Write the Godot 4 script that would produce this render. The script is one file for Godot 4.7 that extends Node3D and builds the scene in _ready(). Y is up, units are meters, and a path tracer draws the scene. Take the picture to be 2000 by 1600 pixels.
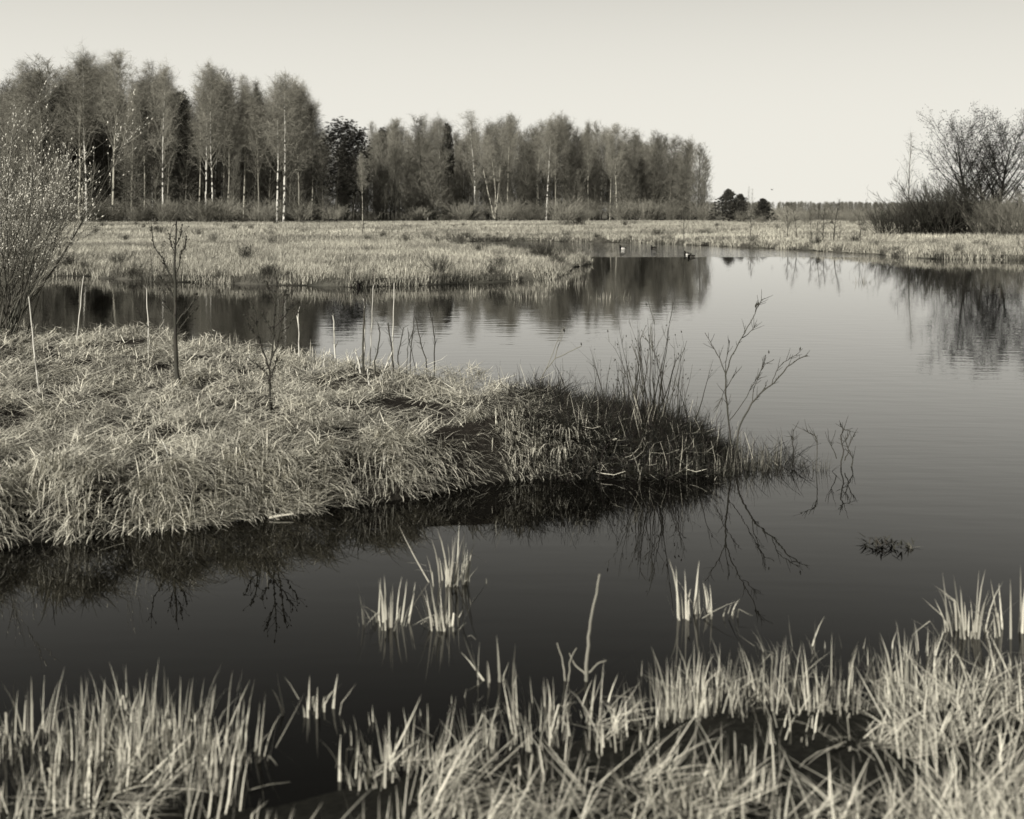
extends Node3D

# ---------------------------------------------------------------- scale of the place
const F := 2400.0      # lens, in widths of a 2000 x 1600 frame
const Y0 := 412.0      # row of the level line
const EYE := 2.5       # eye above the water

var V := PackedVector3Array()
var NR := PackedVector3Array()
var CO := PackedColorArray()
var rng := RandomNumberGenerator.new()
var n_big := FastNoiseLite.new()
var n_mid := FastNoiseLite.new()
var n_fin := FastNoiseLite.new()
var used := {}
var near_land := PackedVector2Array()
var mid_land := PackedVector2Array()
var far_land := PackedVector2Array()
var m_wood: StandardMaterial3D
var m_grass: StandardMaterial3D
var m_needle: StandardMaterial3D
var m_fluff: StandardMaterial3D
var m_feather: StandardMaterial3D

# ---------------------------------------------------------------- small helpers
func tone(v: float, warm := 1.0) -> Color:
	return Color(v * (1.0 + 0.03 * warm), v, v * (1.0 - 0.13 * warm))

func rr(a: float, b: float) -> float:
	return rng.randf_range(a, b)

func gx(u: float, d: float) -> float:
	return (u - 1000.0) / F * d

func begin() -> void:
	V = PackedVector3Array()
	NR = PackedVector3Array()
	CO = PackedColorArray()

func commit() -> ArrayMesh:
	var m := ArrayMesh.new()
	if V.size() == 0:
		return m
	var a := []
	a.resize(Mesh.ARRAY_MAX)
	a[Mesh.ARRAY_VERTEX] = V
	a[Mesh.ARRAY_NORMAL] = NR
	a[Mesh.ARRAY_COLOR] = CO
	m.add_surface_from_arrays(Mesh.PRIMITIVE_TRIANGLES, a)
	return m

func tri(a: Vector3, b: Vector3, c: Vector3, col: Color) -> void:
	var n := (c - a).cross(b - a).normalized()
	V.append(a); V.append(b); V.append(c)
	NR.append(n); NR.append(n); NR.append(n)
	CO.append(col); CO.append(col); CO.append(col)

func quad(a: Vector3, b: Vector3, c: Vector3, d: Vector3, col: Color) -> void:
	tri(a, b, c, col)
	tri(a, c, d, col)

func tri_n(a: Vector3, b: Vector3, c: Vector3, na: Vector3, nb: Vector3, nc: Vector3, col: Color) -> void:
	V.append(a); V.append(b); V.append(c)
	NR.append(na); NR.append(nb); NR.append(nc)
	CO.append(col); CO.append(col); CO.append(col)

func side_of(d: Vector3) -> Vector3:
	var s := d.cross(Vector3(0.31, 0.1, 0.95))
	if s.length() < 0.1:
		s = d.cross(Vector3(1, 0, 0))
	return s.normalized()

# a round, tapered stem along points
func tube(p: PackedVector3Array, r0: float, r1: float, sides: int, col: Color, fleck := 0.0, dark := 0.07) -> void:
	var n := p.size()
	var prev := PackedVector3Array()
	var prevn := PackedVector3Array()
	for i in n:
		var d := (p[mini(i + 1, n - 1)] - p[maxi(i - 1, 0)]).normalized()
		var s := side_of(d)
		var t := d.cross(s)
		var r := lerpf(r0, r1, float(i) / (n - 1))
		var ring := PackedVector3Array()
		var rn := PackedVector3Array()
		for k in sides:
			var a := TAU * k / sides
			var o := s * cos(a) + t * sin(a)
			rn.append(o)
			ring.append(p[i] + o * r)
		if i > 0:
			var band := fleck > 0.0 and rng.randf() < fleck * 0.35
			for k in sides:
				var k2 := (k + 1) % sides
				var c := col * rr(0.85, 1.12)
				if fleck > 0.0 and (band or rng.randf() < fleck):
					c = tone(dark * rr(0.7, 1.6), 0.7)
				tri_n(prev[k], ring[k], ring[k2], prevn[k], rn[k], rn[k2], c)
				tri_n(prev[k], ring[k2], prev[k2], prevn[k], rn[k2], prevn[k2], c)
		prev = ring
		prevn = rn

# a flat leaf or fine twig along points
func ribbon(p: PackedVector3Array, w0: float, w1: float, s: Vector3, col: Color) -> void:
	var n := p.size()
	for i in n - 1:
		var a := s * lerpf(w0, w1, float(i) / (n - 1)) * 0.5
		var b := s * lerpf(w0, w1, float(i + 1) / (n - 1)) * 0.5
		if i == n - 2 and w1 <= 0.0:
			tri(p[i] - a, p[i + 1], p[i] + a, col)
		else:
			quad(p[i] - a, p[i + 1] - b, p[i + 1] + b, p[i] + a, col)

# a grass blade: starts LEAN degrees off the vertical towards DIR and bends on by CURL
func blade(p0: Vector3, dir: Vector3, length: float, w: float, lean: float, curl: float, col: Color, segs := 4, fold := 0.0) -> void:
	var p := p0
	var side := dir.cross(Vector3.UP).rotated(Vector3.UP, rr(-0.7, 0.7))
	var prev := p0
	var pw := w * 0.75
	for i in segs:
		var t := (i + 0.5) / segs
		var a := deg_to_rad(lean + curl * t * t + (fold if t > 0.55 else 0.0))
		p += (Vector3.UP * cos(a) + dir * sin(a)) * (length / segs)
		var nw := w * (1.0 - pow((i + 1.0) / segs, 1.8))
		var s0 := side * pw * 0.5
		var s1 := side * nw * 0.5
		if i == segs - 1:
			tri(prev - s0, p, prev + s0, col)
		else:
			quad(prev - s0, p - s1, p + s1, prev + s0, col)
		prev = p
		pw = nw

func heading(a: float) -> Vector3:
	return Vector3(cos(a), 0, sin(a))

func rand_dir() -> Vector3:
	var z := rr(-1, 1)
	var a := rr(0, TAU)
	var r := sqrt(1 - z * z)
	return Vector3(r * cos(a), z, r * sin(a))

func numbered(n: String) -> String:
	used[n] = used.get(n, -1) + 1
	return n if used[n] == 0 else "%s_%03d" % [n, used[n]]

func tag(o: Node, label: String, category := "", group := "", kind := "") -> void:
	if label: o.set_meta("label", label)
	if category: o.set_meta("category", category)
	if group: o.set_meta("group", group)
	if kind: o.set_meta("kind", kind)

func thing(called: String, label: String, category: String, at: Vector3, group := "", turn := 0.0, size := 1.0) -> Node3D:
	var o := Node3D.new()
	o.name = numbered(called)
	add_child(o)
	o.position = at
	o.rotation.y = turn
	o.scale = Vector3.ONE * size
	tag(o, label, category, group)
	return o

func part(called: String, mesh: Mesh, mat: Material, parent: Node) -> MeshInstance3D:
	var o := MeshInstance3D.new()
	o.name = called
	o.mesh = mesh
	o.material_override = mat
	parent.add_child(o, true)
	return o

# many copies of a few tuft meshes, one ground cover
func cover(called: String, label: String, category: String, meshes: Array, places: Array, mat: Material) -> void:
	var root := Node3D.new()
	root.name = numbered(called)
	add_child(root)
	tag(root, label, category, "", "stuff")
	var split := []
	for i in meshes.size():
		split.append([])
	for i in places.size():
		split[i % meshes.size()].append(places[i])
	for i in meshes.size():
		if split[i].is_empty():
			continue
		var mm := MultiMesh.new()
		mm.transform_format = MultiMesh.TRANSFORM_3D
		mm.use_colors = true
		mm.mesh = meshes[i]
		mm.instance_count = split[i].size()
		for k in split[i].size():
			mm.set_instance_transform(k, split[i][k][0])
			mm.set_instance_color(k, split[i][k][1])
		var o := MultiMeshInstance3D.new()
		o.name = "tufts"
		o.multimesh = mm
		o.material_override = mat
		tag(o, "", "", "", "stuff")
		root.add_child(o, true)

func plain(rough: float, spec := 0.2) -> StandardMaterial3D:
	var m := StandardMaterial3D.new()
	m.vertex_color_use_as_albedo = true
	m.roughness = rough
	m.metallic_specular = spec
	m.cull_mode = BaseMaterial3D.CULL_DISABLED
	return m

# ---------------------------------------------------------------- the lie of the land, (x, distance) in metres
func shore(list: Array) -> PackedVector2Array:
	var out := PackedVector2Array()
	for q in list:
		var d: float = EYE * F / (q[1] - Y0)
		out.append(Vector2(gx(q[0], d), d))
	return out

func inside(poly: PackedVector2Array, p: Vector2) -> float:
	var best := 1e12
	var odd := false
	var n := poly.size()
	var j := n - 1
	for i in n:
		var a := poly[j]
		var b := poly[i]
		var e := b - a
		var w := p - a
		var t := clampf(w.dot(e) / maxf(e.length_squared(), 1e-9), 0.0, 1.0)
		best = minf(best, (w - e * t).length_squared())
		if (a.y > p.y) != (b.y > p.y) and p.x < (b.x - a.x) * (p.y - a.y) / (b.y - a.y) + a.x:
			odd = not odd
		j = i
	return sqrt(best) if odd else -sqrt(best)

func roughen(poly: PackedVector2Array, step: float, amp: float, freq: float) -> PackedVector2Array:
	var out := PackedVector2Array()
	for i in poly.size():
		var a := poly[i]
		var b := poly[(i + 1) % poly.size()]
		var long := a.distance_to(b)
		var n := 1 if long > 100.0 or (absf(a.x) > 0.6 * a.y + 4.0 and absf(b.x) > 0.6 * b.y + 4.0) else int(ceil(long / step))
		var side := (b - a).normalized().orthogonal()
		for k in n:
			var p := a.lerp(b, float(k) / n)
			if n > 1:
				p += side * n_mid.get_noise_2d(p.x * freq, p.y * freq) * amp
			out.append(p)
	return out

func lands() -> void:
	near_land = shore([[-900, 1560], [-300, 1590], [0, 1590], [200, 1540], [330, 1500], [470, 1500], [560, 1562], [640, 1560], [720, 1510], [900, 1465], [1100, 1450], [1250, 1425], [1400, 1380], [1600, 1388], [1800, 1362], [2000, 1325], [2400, 1300], [3000, 1280]])
	near_land.append(Vector2(12, -15))
	near_land.append(Vector2(-12, -15))
	mid_land = shore([[-900, 1110], [-300, 1120], [-60, 1083], [50, 1050], [150, 1053], [300, 1040], [480, 1013], [600, 996], [760, 978], [850, 953], [1000, 926], [1200, 932], [1330, 930], [1385, 922], [1400, 900], [1395, 880]])
	for q in [[1372, 12.7], [1300, 13.1], [1200, 13.8], [1100, 14.2], [1000, 15.0], [900, 16.2], [800, 16.6], [700, 16.7], [600, 18.0], [500, 19.0], [400, 20.2], [250, 21.4], [100, 21.6], [0, 21.4], [-200, 21.6], [-900, 22.0]]:
		mid_land.append(Vector2(gx(q[0], q[1]), q[1]))
	far_land = PackedVector2Array([Vector2(-5000, 50), Vector2(-60, 47)])
	far_land.append_array(shore([[-100, 540], [60, 538], [160, 540], [230, 546], [300, 551], [420, 553], [500, 557], [600, 558], [690, 562], [760, 560], [900, 554], [1000, 550], [1080, 546], [1095, 535], [1136, 518], [1142, 513], [1085, 507], [1040, 502], [960, 494], [900, 486], [860, 480], [880, 473], [1000, 470], [1100, 472], [1180, 473], [1250, 475], [1400, 481], [1550, 488], [1700, 497], [1830, 506], [2000, 508], [2300, 510], [3000, 512]]))
	far_land.append_array(PackedVector2Array([Vector2(5000, 66), Vector2(5000, 9000), Vector2(-5000, 9000)]))
	near_land = roughen(near_land, 0.3, 0.22, 1.2)
	mid_land = roughen(mid_land, 0.35, 0.2, 1.1)
	far_land = roughen(far_land, 1.6, 0.8, 0.28)
	keep("near", near_land, -4.2, 4.2, 3.2, 8.4, 0.07)
	keep("mid", mid_land, -11.5, 3.4, 8.2, 22.8, 0.085)

# distances to the shores of the near and middle banks, kept on a fine grid
var kept := {}
func keep(called: String, poly: PackedVector2Array, x0: float, x1: float, d0: float, d1: float, step: float) -> void:
	var nx := int((x1 - x0) / step) + 2
	var nd := int((d1 - d0) / step) + 2
	var a := PackedFloat32Array()
	a.resize(nx * nd)
	for j in nd:
		for i in nx:
			a[j * nx + i] = inside(poly, Vector2(x0 + i * step, d0 + j * step))
	kept[called] = [a, x0, d0, step, nx, nd]

func shore_at(called: String, x: float, d: float) -> float:
	var k: Array = kept[called]
	var fx: float = (x - k[1]) / k[3]
	var fd: float = (d - k[2]) / k[3]
	var nx: int = k[4]
	if fx < 0.0 or fd < 0.0 or fx >= nx - 1 or fd >= k[5] - 1:
		return inside(near_land if called == "near" else mid_land, Vector2(x, d))
	var i := int(fx)
	var j := int(fd)
	var a: PackedFloat32Array = k[0]
	var u := fx - i
	var lo := lerpf(a[j * nx + i], a[j * nx + i + 1], u)
	var hi := lerpf(a[j * nx + nx + i], a[j * nx + nx + i + 1], u)
	return lerpf(lo, hi, fd - j)

func far_h(x: float, d: float, s: float) -> float:
	if s <= 0.0:
		return maxf(-0.7, s * 0.6)
	var k := 0.28 * smoothstep(0.0, 0.5, s) + 0.3 * smoothstep(2.0, 40.0, s) + 0.15 * smoothstep(40.0, 160.0, s)
	return k + n_big.get_noise_2d(x * 0.4, d * 0.4) * 0.1 * minf(1.0, s * 0.3)

func ground_h(x: float, d: float) -> float:
	var p := Vector2(x, d)
	var h := -0.7
	if d < 9.0:
		var s := shore_at("near", x, d)
		var k := -0.7
		if s < 0.0:
			k = maxf(-0.7, s * 0.35)
		else:
			k = minf(0.95, 0.02 + s * 0.13 + n_mid.get_noise_2d(x * 2.0, d * 2.0) * 0.1 * minf(1.0, s * 2.0))
		h = maxf(h, k)
	if d > 7.0 and d < 25.0:
		var s := shore_at("mid", x, d)
		if s > -2.0:
			var k := maxf(-0.7, s * 0.9)
			if s > 0.0:
				var full := lerpf(0.36, 0.16, smoothstep(0.0, 2.2, x)) + 0.14 * maxf(0.0, n_mid.get_noise_2d(x * 2.0 + 6.0, d * 2.0)) * smoothstep(0.3, 1.0, x)
				full += n_big.get_noise_2d(x * 1.3, d * 1.3) * 0.13 + n_mid.get_noise_2d(x * 1.6, d * 1.6) * 0.26 + n_fin.get_noise_2d(x * 1.2, d * 1.2) * 0.05
				k = maxf(full, 0.05) * smoothstep(-0.01, 0.26, s)
			h = maxf(h, k)
	if d > 35.0:
		var s := inside(far_land, p)
		if s > -3.0:
			var k := far_h(x, d, s)
			h = maxf(h, k)
	return h

func on_ground(u: float, d: float) -> Vector3:
	var x := gx(u, d)
	return Vector3(x, ground_h(x, d), -d)

func lines(parts: Array) -> PackedFloat32Array:
	var out := PackedFloat32Array()
	for q in parts:
		var n := int(round((q[1] - q[0]) / q[2]))
		for i in n:
			out.append(q[0] + (q[1] - q[0]) * i / n)
	out.append(parts[-1][1])
	return out

func build_ground() -> void:
	var xs := lines([[-4000, -400, 600], [-400, -100, 20], [-100, -30, 4], [-30, -12, 0.8], [-12, 8, 0.16], [8, 30, 0.8], [30, 100, 4], [100, 400, 20], [400, 4000, 600]])
	var ds := lines([[-15, 2, 1.0], [2, 25, 0.16], [25, 38, 1.0], [38, 70, 0.5], [70, 110, 1.2], [110, 300, 8], [300, 1000, 70], [1000, 6000, 1000]])
	var nx := xs.size()
	var nd := ds.size()
	var verts := PackedVector3Array()
	var norms := PackedVector3Array()
	var cols := PackedColorArray()
	var idx := PackedInt32Array()
	verts.resize(nx * nd)
	norms.resize(nx * nd)
	cols.resize(nx * nd)
	for j in nd:
		for i in nx:
			var h := ground_h(xs[i], ds[j])
			verts[j * nx + i] = Vector3(xs[i], h, -ds[j])
			var thatch := 0.2 + 0.05 * n_mid.get_noise_2d(xs[i] * 0.7, ds[j] * 0.7)
			cols[j * nx + i] = tone(thatch) if h > 0.14 and ds[j] > 30.0 else tone(0.035) if h > 0.12 and ds[j] > 8.0 else tone(0.03)
	for j in nd:
		for i in nx:
			var a := verts[j * nx + maxi(i - 1, 0)]
			var b := verts[j * nx + mini(i + 1, nx - 1)]
			var c := verts[maxi(j - 1, 0) * nx + i]
			var e := verts[mini(j + 1, nd - 1) * nx + i]
			norms[j * nx + i] = (b - a).cross(e - c).normalized()
	for j in nd - 1:
		for i in nx - 1:
			var a := j * nx + i
			idx.append_array(PackedInt32Array([a, a + nx, a + nx + 1, a, a + nx + 1, a + 1]))
	var arr := []
	arr.resize(Mesh.ARRAY_MAX)
	arr[Mesh.ARRAY_VERTEX] = verts
	arr[Mesh.ARRAY_NORMAL] = norms
	arr[Mesh.ARRAY_COLOR] = cols
	arr[Mesh.ARRAY_INDEX] = idx
	var m := ArrayMesh.new()
	m.add_surface_from_arrays(Mesh.PRIMITIVE_TRIANGLES, arr)
	var mat := plain(0.95, 0.15)
	var nz := FastNoiseLite.new()
	nz.seed = 9
	nz.frequency = 0.04
	nz.fractal_octaves = 5
	var img := nz.get_seamless_image(512, 512)
	img.convert(Image.FORMAT_RGB8)
	for y in 512:
		for x in 512:
			var k := 0.55 + 0.45 * img.get_pixel(x, y).r
			img.set_pixel(x, y, Color(k, k, k))
	mat.albedo_texture = ImageTexture.create_from_image(img)
	mat.uv1_triplanar = true
	mat.uv1_world_triplanar = true
	mat.uv1_scale = Vector3.ONE * 0.8
	var o := part("ground", m, mat, self)
	tag(o, "flat marsh ground under the dry grass around the pond", "", "", "structure")

# ---------------------------------------------------------------- water
func build_water() -> void:
	var nz := FastNoiseLite.new()
	nz.seed = 31
	nz.frequency = 0.014
	nz.fractal_octaves = 3
	nz.fractal_gain = 0.5
	var img := nz.get_seamless_image(1024, 1024)
	img.convert(Image.FORMAT_RGBA8)
	img.bump_map_to_normal_map(6.0)
	var tex := ImageTexture.create_from_image(img)
	# [from, to, strength of the ripples]: a mirror by the near bank, lightly rippled out on the pond, ruffled by wind along the far shore
	var bands := [[-15.0, 8.0, 0.006], [8.0, 9.5, 0.01], [9.5, 11.0, 0.016], [11.0, 13.0, 0.019], [13.0, 16.0, 0.022], [16.0, 21.0, 0.026], [21.0, 29.0, 0.03], [29.0, 40.0, 0.024], [40.0, 52.0, 0.015], [52.0, 66.5, 0.012], [66.5, 112.0, 0.3]]
	for b in bands:
		var m := StandardMaterial3D.new()
		m.albedo_color = Color(0.03, 0.028, 0.023)
		m.roughness = 0.015
		m.metallic_specular = 0.354
		m.normal_enabled = true
		m.normal_texture = tex
		m.normal_scale = b[2]
		m.uv1_triplanar = true
		m.uv1_world_triplanar = true
		m.uv1_scale = Vector3(1.0 / 23.0, 1.0, 1.0 / 6.0)
		begin()
		var x0 := -420.0
		var x1 := 420.0
		quad(Vector3(x0, 0, -b[0]), Vector3(x0, 0, -b[1]), Vector3(x1, 0, -b[1]), Vector3(x1, 0, -b[0]), Color.WHITE)
		var o := part(numbered("water"), commit(), m, self)
		tag(o, "", "", "", "structure")

# ---------------------------------------------------------------- grass tufts
func straw(lo := 0.26, hi := 0.56) -> Color:
	var v := rr(lo, hi)
	if rng.randf() < 0.22:
		v *= rr(0.18, 0.5)
	return tone(v)

func put(x: float, d: float, y: float, yaw: float, size: float, shade: float, tilt := 0.0) -> Array:
	var b := Basis(Vector3.UP, yaw) * Basis(Vector3.BACK, -tilt)
	return [Transform3D(b.scaled(Vector3.ONE * size), Vector3(x, y, -d)), Color(shade, shade, shade)]

# which way is the water, as a turn about y for a tuft that leans along its own x
func downhill(x: float, d: float) -> float:
	var e := 0.15
	var sx := shore_at("mid", x + e, d) - shore_at("mid", x - e, d)
	var sd := shore_at("mid", x, d + e) - shore_at("mid", x, d - e)
	# outwards = -gradient; world z = -d
	return atan2(-sd, -sx)

func bundle(p: Vector3, yaw: float, n: int, length: float, w: float, lean: float, curl: float, tint: float) -> void:
	for i in n:
		var root := p + Vector3(rr(-0.05, 0.05), -0.03, rr(-0.05, 0.05))
		blade(root, heading(yaw + rng.randfn(0.0, 0.26)), length * rr(0.5, 1.15), w * rr(0.7, 1.3), lean + rr(-8, 8), curl + rr(-10, 10), straw(0.26, 0.66) * tint, 5)

func mass(called: String, label: String, mesh: Mesh, mat: Material) -> void:
	var o := part(numbered(called), mesh, mat, self)
	tag(o, label, "grass", "", "stuff")

func build_grass() -> void:
	# --- the middle bank: lodged leaves in swirls, each leaf on its own
	rng.seed = 51
	begin()
	var made := 0
	var k := 0
	while made < 66000 and k < 400000:
		k += 1
		var d := 8.6 + 13.4 * pow(rng.randf(), 1.25)
		var x := rr(-0.45 * d - 0.3, 3.2)
		var s := shore_at("mid", x, d)
		if s < 0.03:
			continue
		var wet := smoothstep(-0.3, 1.5, x + 0.9 * n_mid.get_noise_2d(x * 1.2 + 3.0, d * 1.2))
		if rng.randf() < wet * 0.92:
			continue
		# bare hollows between the tussocks
		var hollow := n_mid.get_noise_2d(x * 1.4 + 31.0, d * 1.4)
		if hollow < -0.1 and rng.randf() < 0.94:
			continue
		made += 1
		var h := ground_h(x, d)
		var flow := n_big.get_noise_2d(x * 1.5, d * 1.5) * 7.0 + n_mid.get_noise_2d(x * 1.3, d * 1.3 + 40.0) * 2.5 - 0.9
		var dir := heading(flow + rng.randfn(0.0, 0.85))
		var tint := (0.98 + 0.5 * n_big.get_noise_2d(x * 2.6 + 50.0, d * 2.6) + 0.35 * n_mid.get_noise_2d(x * 2.2 + 80.0, d * 2.2)) * lerpf(1.0, 0.5, wet)
		var grow := smoothstep(8.0, 20.0, d) * 0.003
		var kind := rng.randf()
		if kind < 0.06:
			blade(Vector3(x, h - 0.02, -d), dir, rr(0.06, 0.18), rr(0.007, 0.012) + grow, rr(0, 35), rr(0, 25), straw(0.4, 0.74) * tint, 3)
		elif kind < 0.84:
			# fallen leaves lying across one another
			blade(Vector3(x, h + rr(0.0, 0.11), -d), heading(rr(0, TAU)) if rng.randf() < 0.5 else dir, rr(0.1, 0.34), rr(0.005, 0.011) + grow, rr(68, 108), rr(-25, 30), (straw(0.2, 0.74) if rng.randf() < 0.88 else tone(rr(0.74, 0.86))) * tint, 3, rr(-40, 40) if rng.randf() < 0.25 else 0.0)
		else:
			blade(Vector3(x, h - 0.02, -d), dir, rr(0.18, 0.4), rr(0.005, 0.009) + grow, rr(45, 85), rr(15, 60), straw(0.24, 0.74) * tint, 4)
	# swathes: bundles of leaves that fell together
	k = 0
	while k < 620:
		var d := 8.8 + 12.5 * pow(rng.randf(), 1.2)
		var x := rr(-0.45 * d - 0.3, 1.6)
		k += 1
		if shore_at("mid", x, d) < 0.12:
			continue
		var flow := n_big.get_noise_2d(x * 1.5, d * 1.5) * 7.0 - 0.9 + rng.randfn(0.0, 0.5)
		bundle(Vector3(x, ground_h(x, d), -d), flow, rng.randi_range(8, 24), rr(0.24, 0.46), 0.007 + smoothstep(8.0, 20.0, d) * 0.003, rr(45, 70), rr(35, 60), rr(0.7, 1.2))
	mass("matted_grass", "matted dry sedge covering the middle bank in swirled swathes", commit(), m_grass)
	# along the near edge the long leaves hang over into the water
	begin()
	for i in mid_land.size() - 1:
		var a := mid_land[i]
		var b := mid_land[i + 1]
		if maxf(a.y, b.y) > 12.4:
			continue
		for q in int(a.distance_to(b) * 1500.0):
			var p := a.lerp(b, rng.randf())
			if p.x < -0.5 * p.y or p.x > 2.4:
				continue
			var wet := smoothstep(-0.5, 1.2, p.x + 0.7 * n_mid.get_noise_2d(p.x * 1.2 + 3.0, p.y * 1.2))
			if rng.randf() < wet * 0.94:
				continue
			# tussock by tussock
			var tus := n_mid.get_noise_2d(p.x * 1.0 + 5.0, p.y * 1.0)
			if tus < -0.1 and rng.randf() < 0.7:
				continue
			var out := downhill(p.x, p.y) + tus * 2.2 + rng.randfn(0.0, 0.4)
			var back := 0.02 + 0.5 * pow(rng.randf(), 1.2)
			var x := p.x - cos(out) * back
			var d := p.y - sin(out) * back
			var tint := (0.95 + 0.3 * tus) * lerpf(1.0, 0.65, wet)
			var dir := Vector3(cos(out), 0, -sin(out))
			var size := lerpf(1.0, 0.6, wet) * (1.0 + 0.3 * tus)
			blade(Vector3(x, ground_h(x, d) - 0.03, -d), dir, rr(0.14, 0.4) * size, rr(0.006, 0.012), rr(35, 90), rr(55, 110), straw(0.28, 0.74) * tint, 5)
	for i in 230:
		var e := mid_land[rng.randi() % mid_land.size()]
		if e.y > 12.2 or e.x > 0.9 or e.x < -0.5 * e.y:
			continue
		var out := downhill(e.x, e.y)
		var back := rr(0.1, 0.5)
		var along_edge := rr(-0.25, 0.25)
		var x := e.x - cos(out) * back - sin(out) * along_edge
		var d := e.y - sin(out) * back + cos(out) * along_edge
		bundle(Vector3(x, ground_h(x, d), -d), -(out + rng.randfn(0.0, 0.5)), rng.randi_range(14, 30), rr(0.28, 0.5), 0.009, rr(40, 70), rr(75, 110), rr(0.85, 1.2))
	mass("overhanging_grass", "long dry sedge leaves hanging over the near edge of the middle bank", commit(), m_grass)
	# upright dead leaves: in rows at the near waterline and along the far rim
	begin()
	for i in mid_land.size() - 1:
		var a := mid_land[i]
		var b := mid_land[i + 1]
		var far_rim := minf(a.y, b.y) > 12.4
		for q in int(a.distance_to(b) * (110.0 if far_rim else 240.0)):
			var p := a.lerp(b, rng.randf())
			if absf(p.x) > 0.48 * p.y:
				continue
			if n_mid.get_noise_2d(p.x * 1.7 + 60.0, p.y * 1.7) < -0.05 or rng.randf() < 0.8 * smoothstep(0.1, 0.7, p.x):
				continue
			var d := p.y - rr(-0.02, 0.35) if far_rim else p.y + rr(-0.06, 0.25)
			blade(Vector3(p.x, maxf(ground_h(p.x, d), -0.05) - 0.02, -d), heading(rr(0, TAU)), rr(0.08, 0.3), rr(0.006, 0.013), rr(0, 16), rr(-5, 26), straw(0.36, 0.74), 3)
	mass("stubble_grass", "short upright dead leaves standing along the rims of the middle bank", commit(), m_grass)

	# --- the near bank: shoots in clumps, flattened straw between
	rng.seed = 52
	begin()
	var clumps := 0
	for i in 900:
		var d := rr(3.9, 7.3)
		var x := rr(-0.47 * d, 0.47 * d)
		var s := shore_at("near", x, d)
		var u := 1000.0 + x / d * F
		var dense := smoothstep(600.0, 1300.0, u)
		if s < -0.55 - 0.25 * float(u > 1300.0) - 0.2 * float(u < 500.0):
			continue
		if s < 0.0 and (rng.randf() > 0.17 + 0.06 * dense + 0.3 * float(u < 480.0) or (u > 500.0 and u < 690.0 and s < -0.2)):
			continue
		if u > 900.0 and n_mid.get_noise_2d(x * 1.5 + 77.0, d * 1.5) + rr(-0.15, 0.15) < -0.12:
			continue
		if s > 0.0 and rng.randf() > 0.06 + 0.12 * dense + 0.08 * float(u < 500.0):
			continue
		clumps += 1
		var y := maxf(ground_h(x, d), -0.1)
		var lean := rr(0, TAU)
		var top := rr(0.12, 0.36)
		for q in rng.randi_range(8, 46):
			var a := rr(0, TAU)
			var r := 0.15 * sqrt(rng.randf()) + 0.02
			var dir := heading(a + rr(-0.8, 0.8))
			if rng.randf() < 0.4:
				dir = heading(lean + rr(-0.5, 0.5))
			blade(Vector3(x + cos(a) * r, y - 0.04, -d + sin(a) * r), dir, top * rr(0.4, 1.15), rr(0.0045, 0.0105), rr(0, 24), rr(-12, 44), straw(0.3, 0.74), 5, rr(30, 120) if rng.randf() < 0.22 else 0.0)
	mass("shore_shoots", "pale upright dead shoots crowding the near shore at the bottom of the picture", commit(), m_grass)
	begin()
	for i in 17000:
		var d := rr(3.7, 7.4)
		var x := rr(-0.47 * d, 0.47 * d)
		var s := shore_at("near", x, d)
		var u := 1000.0 + x / d * F
		if s < 0.02 or n_mid.get_noise_2d(x * 1.1 + 9.0, d * 1.1) < lerpf(0.3, 0.15, smoothstep(100.0, 1100.0, u)) - 0.08 * s:
			continue
		var y := ground_h(x, d)
		var dir := heading(n_big.get_noise_2d(x * 2.0, d * 2.0) * 6.0 + rng.randfn(0.0, 0.8))
		blade(Vector3(x, y + rr(-0.02, 0.05), -d), dir, rr(0.08, 0.4), rr(0.004, 0.01), rr(35, 95), rr(-10, 50), straw(0.24, 0.7), 4, rr(-70, 40) if rng.randf() < 0.15 else 0.0)
	mass("flattened_straw", "flattened tangle of dry straw lying on the near shore", commit(), m_grass)

	# --- the far land: a tussocky fringe along the water, then meadow
	rng.seed = 53
	begin()
	made = 0
	for i in far_land.size():
		var a := far_land[i]
		var b := far_land[(i + 1) % far_land.size()]
		if a.distance_to(b) > 60.0 or a.y > 112.0:
			continue
		var mid := (a + b) * 0.5
		if absf(mid.x) > 0.47 * mid.y + 1.0:
			continue
		var inward := (b - a).normalized().orthogonal()
		if inside(far_land, mid + inward * 0.3) < 0.0:
			inward = -inward
		for q in int(a.distance_to(b) * 330.0 * minf(1.0, 55.0 / mid.y)):
			var s := 1.6 * pow(rng.randf(), 1.5) + 0.01 + 0.13 * smoothstep(-0.1, 0.3, n_mid.get_noise_2d(a.x * 0.9, a.y * 0.9))
			var p := a.lerp(b, rng.randf()) + inward * (s - 0.03)
			var x := p.x
			var d := p.y
			var edge := 1.0 - smoothstep(0.0, 0.9, s)
			var tus := n_mid.get_noise_2d(x * 0.5, d * 0.9)
			var dark := smoothstep(0.05, 0.2, n_mid.get_noise_2d(x * 0.35 + 70.0, d * 0.5)) * (0.3 + 0.7 * edge)
			var tint := (1.0 + 0.3 * tus + rr(-0.1, 0.1)) * lerpf(1.0, 0.3, dark)
			var w := d * 0.00034
			blade(Vector3(x, maxf(far_h(x, d, s), 0.0) - 0.03, -d), heading(rr(0, TAU)), rr(0.16, 0.5) * (1.0 + 0.6 * tus), w * rr(0.7, 1.4), rr(2, 45), rr(10, 95), straw(0.26, 0.6) * tint, 3)
	mass("bank_fringe_grass", "tussocky dry grass fringing the water across the pond", commit(), m_grass)
	var patches := []
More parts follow.
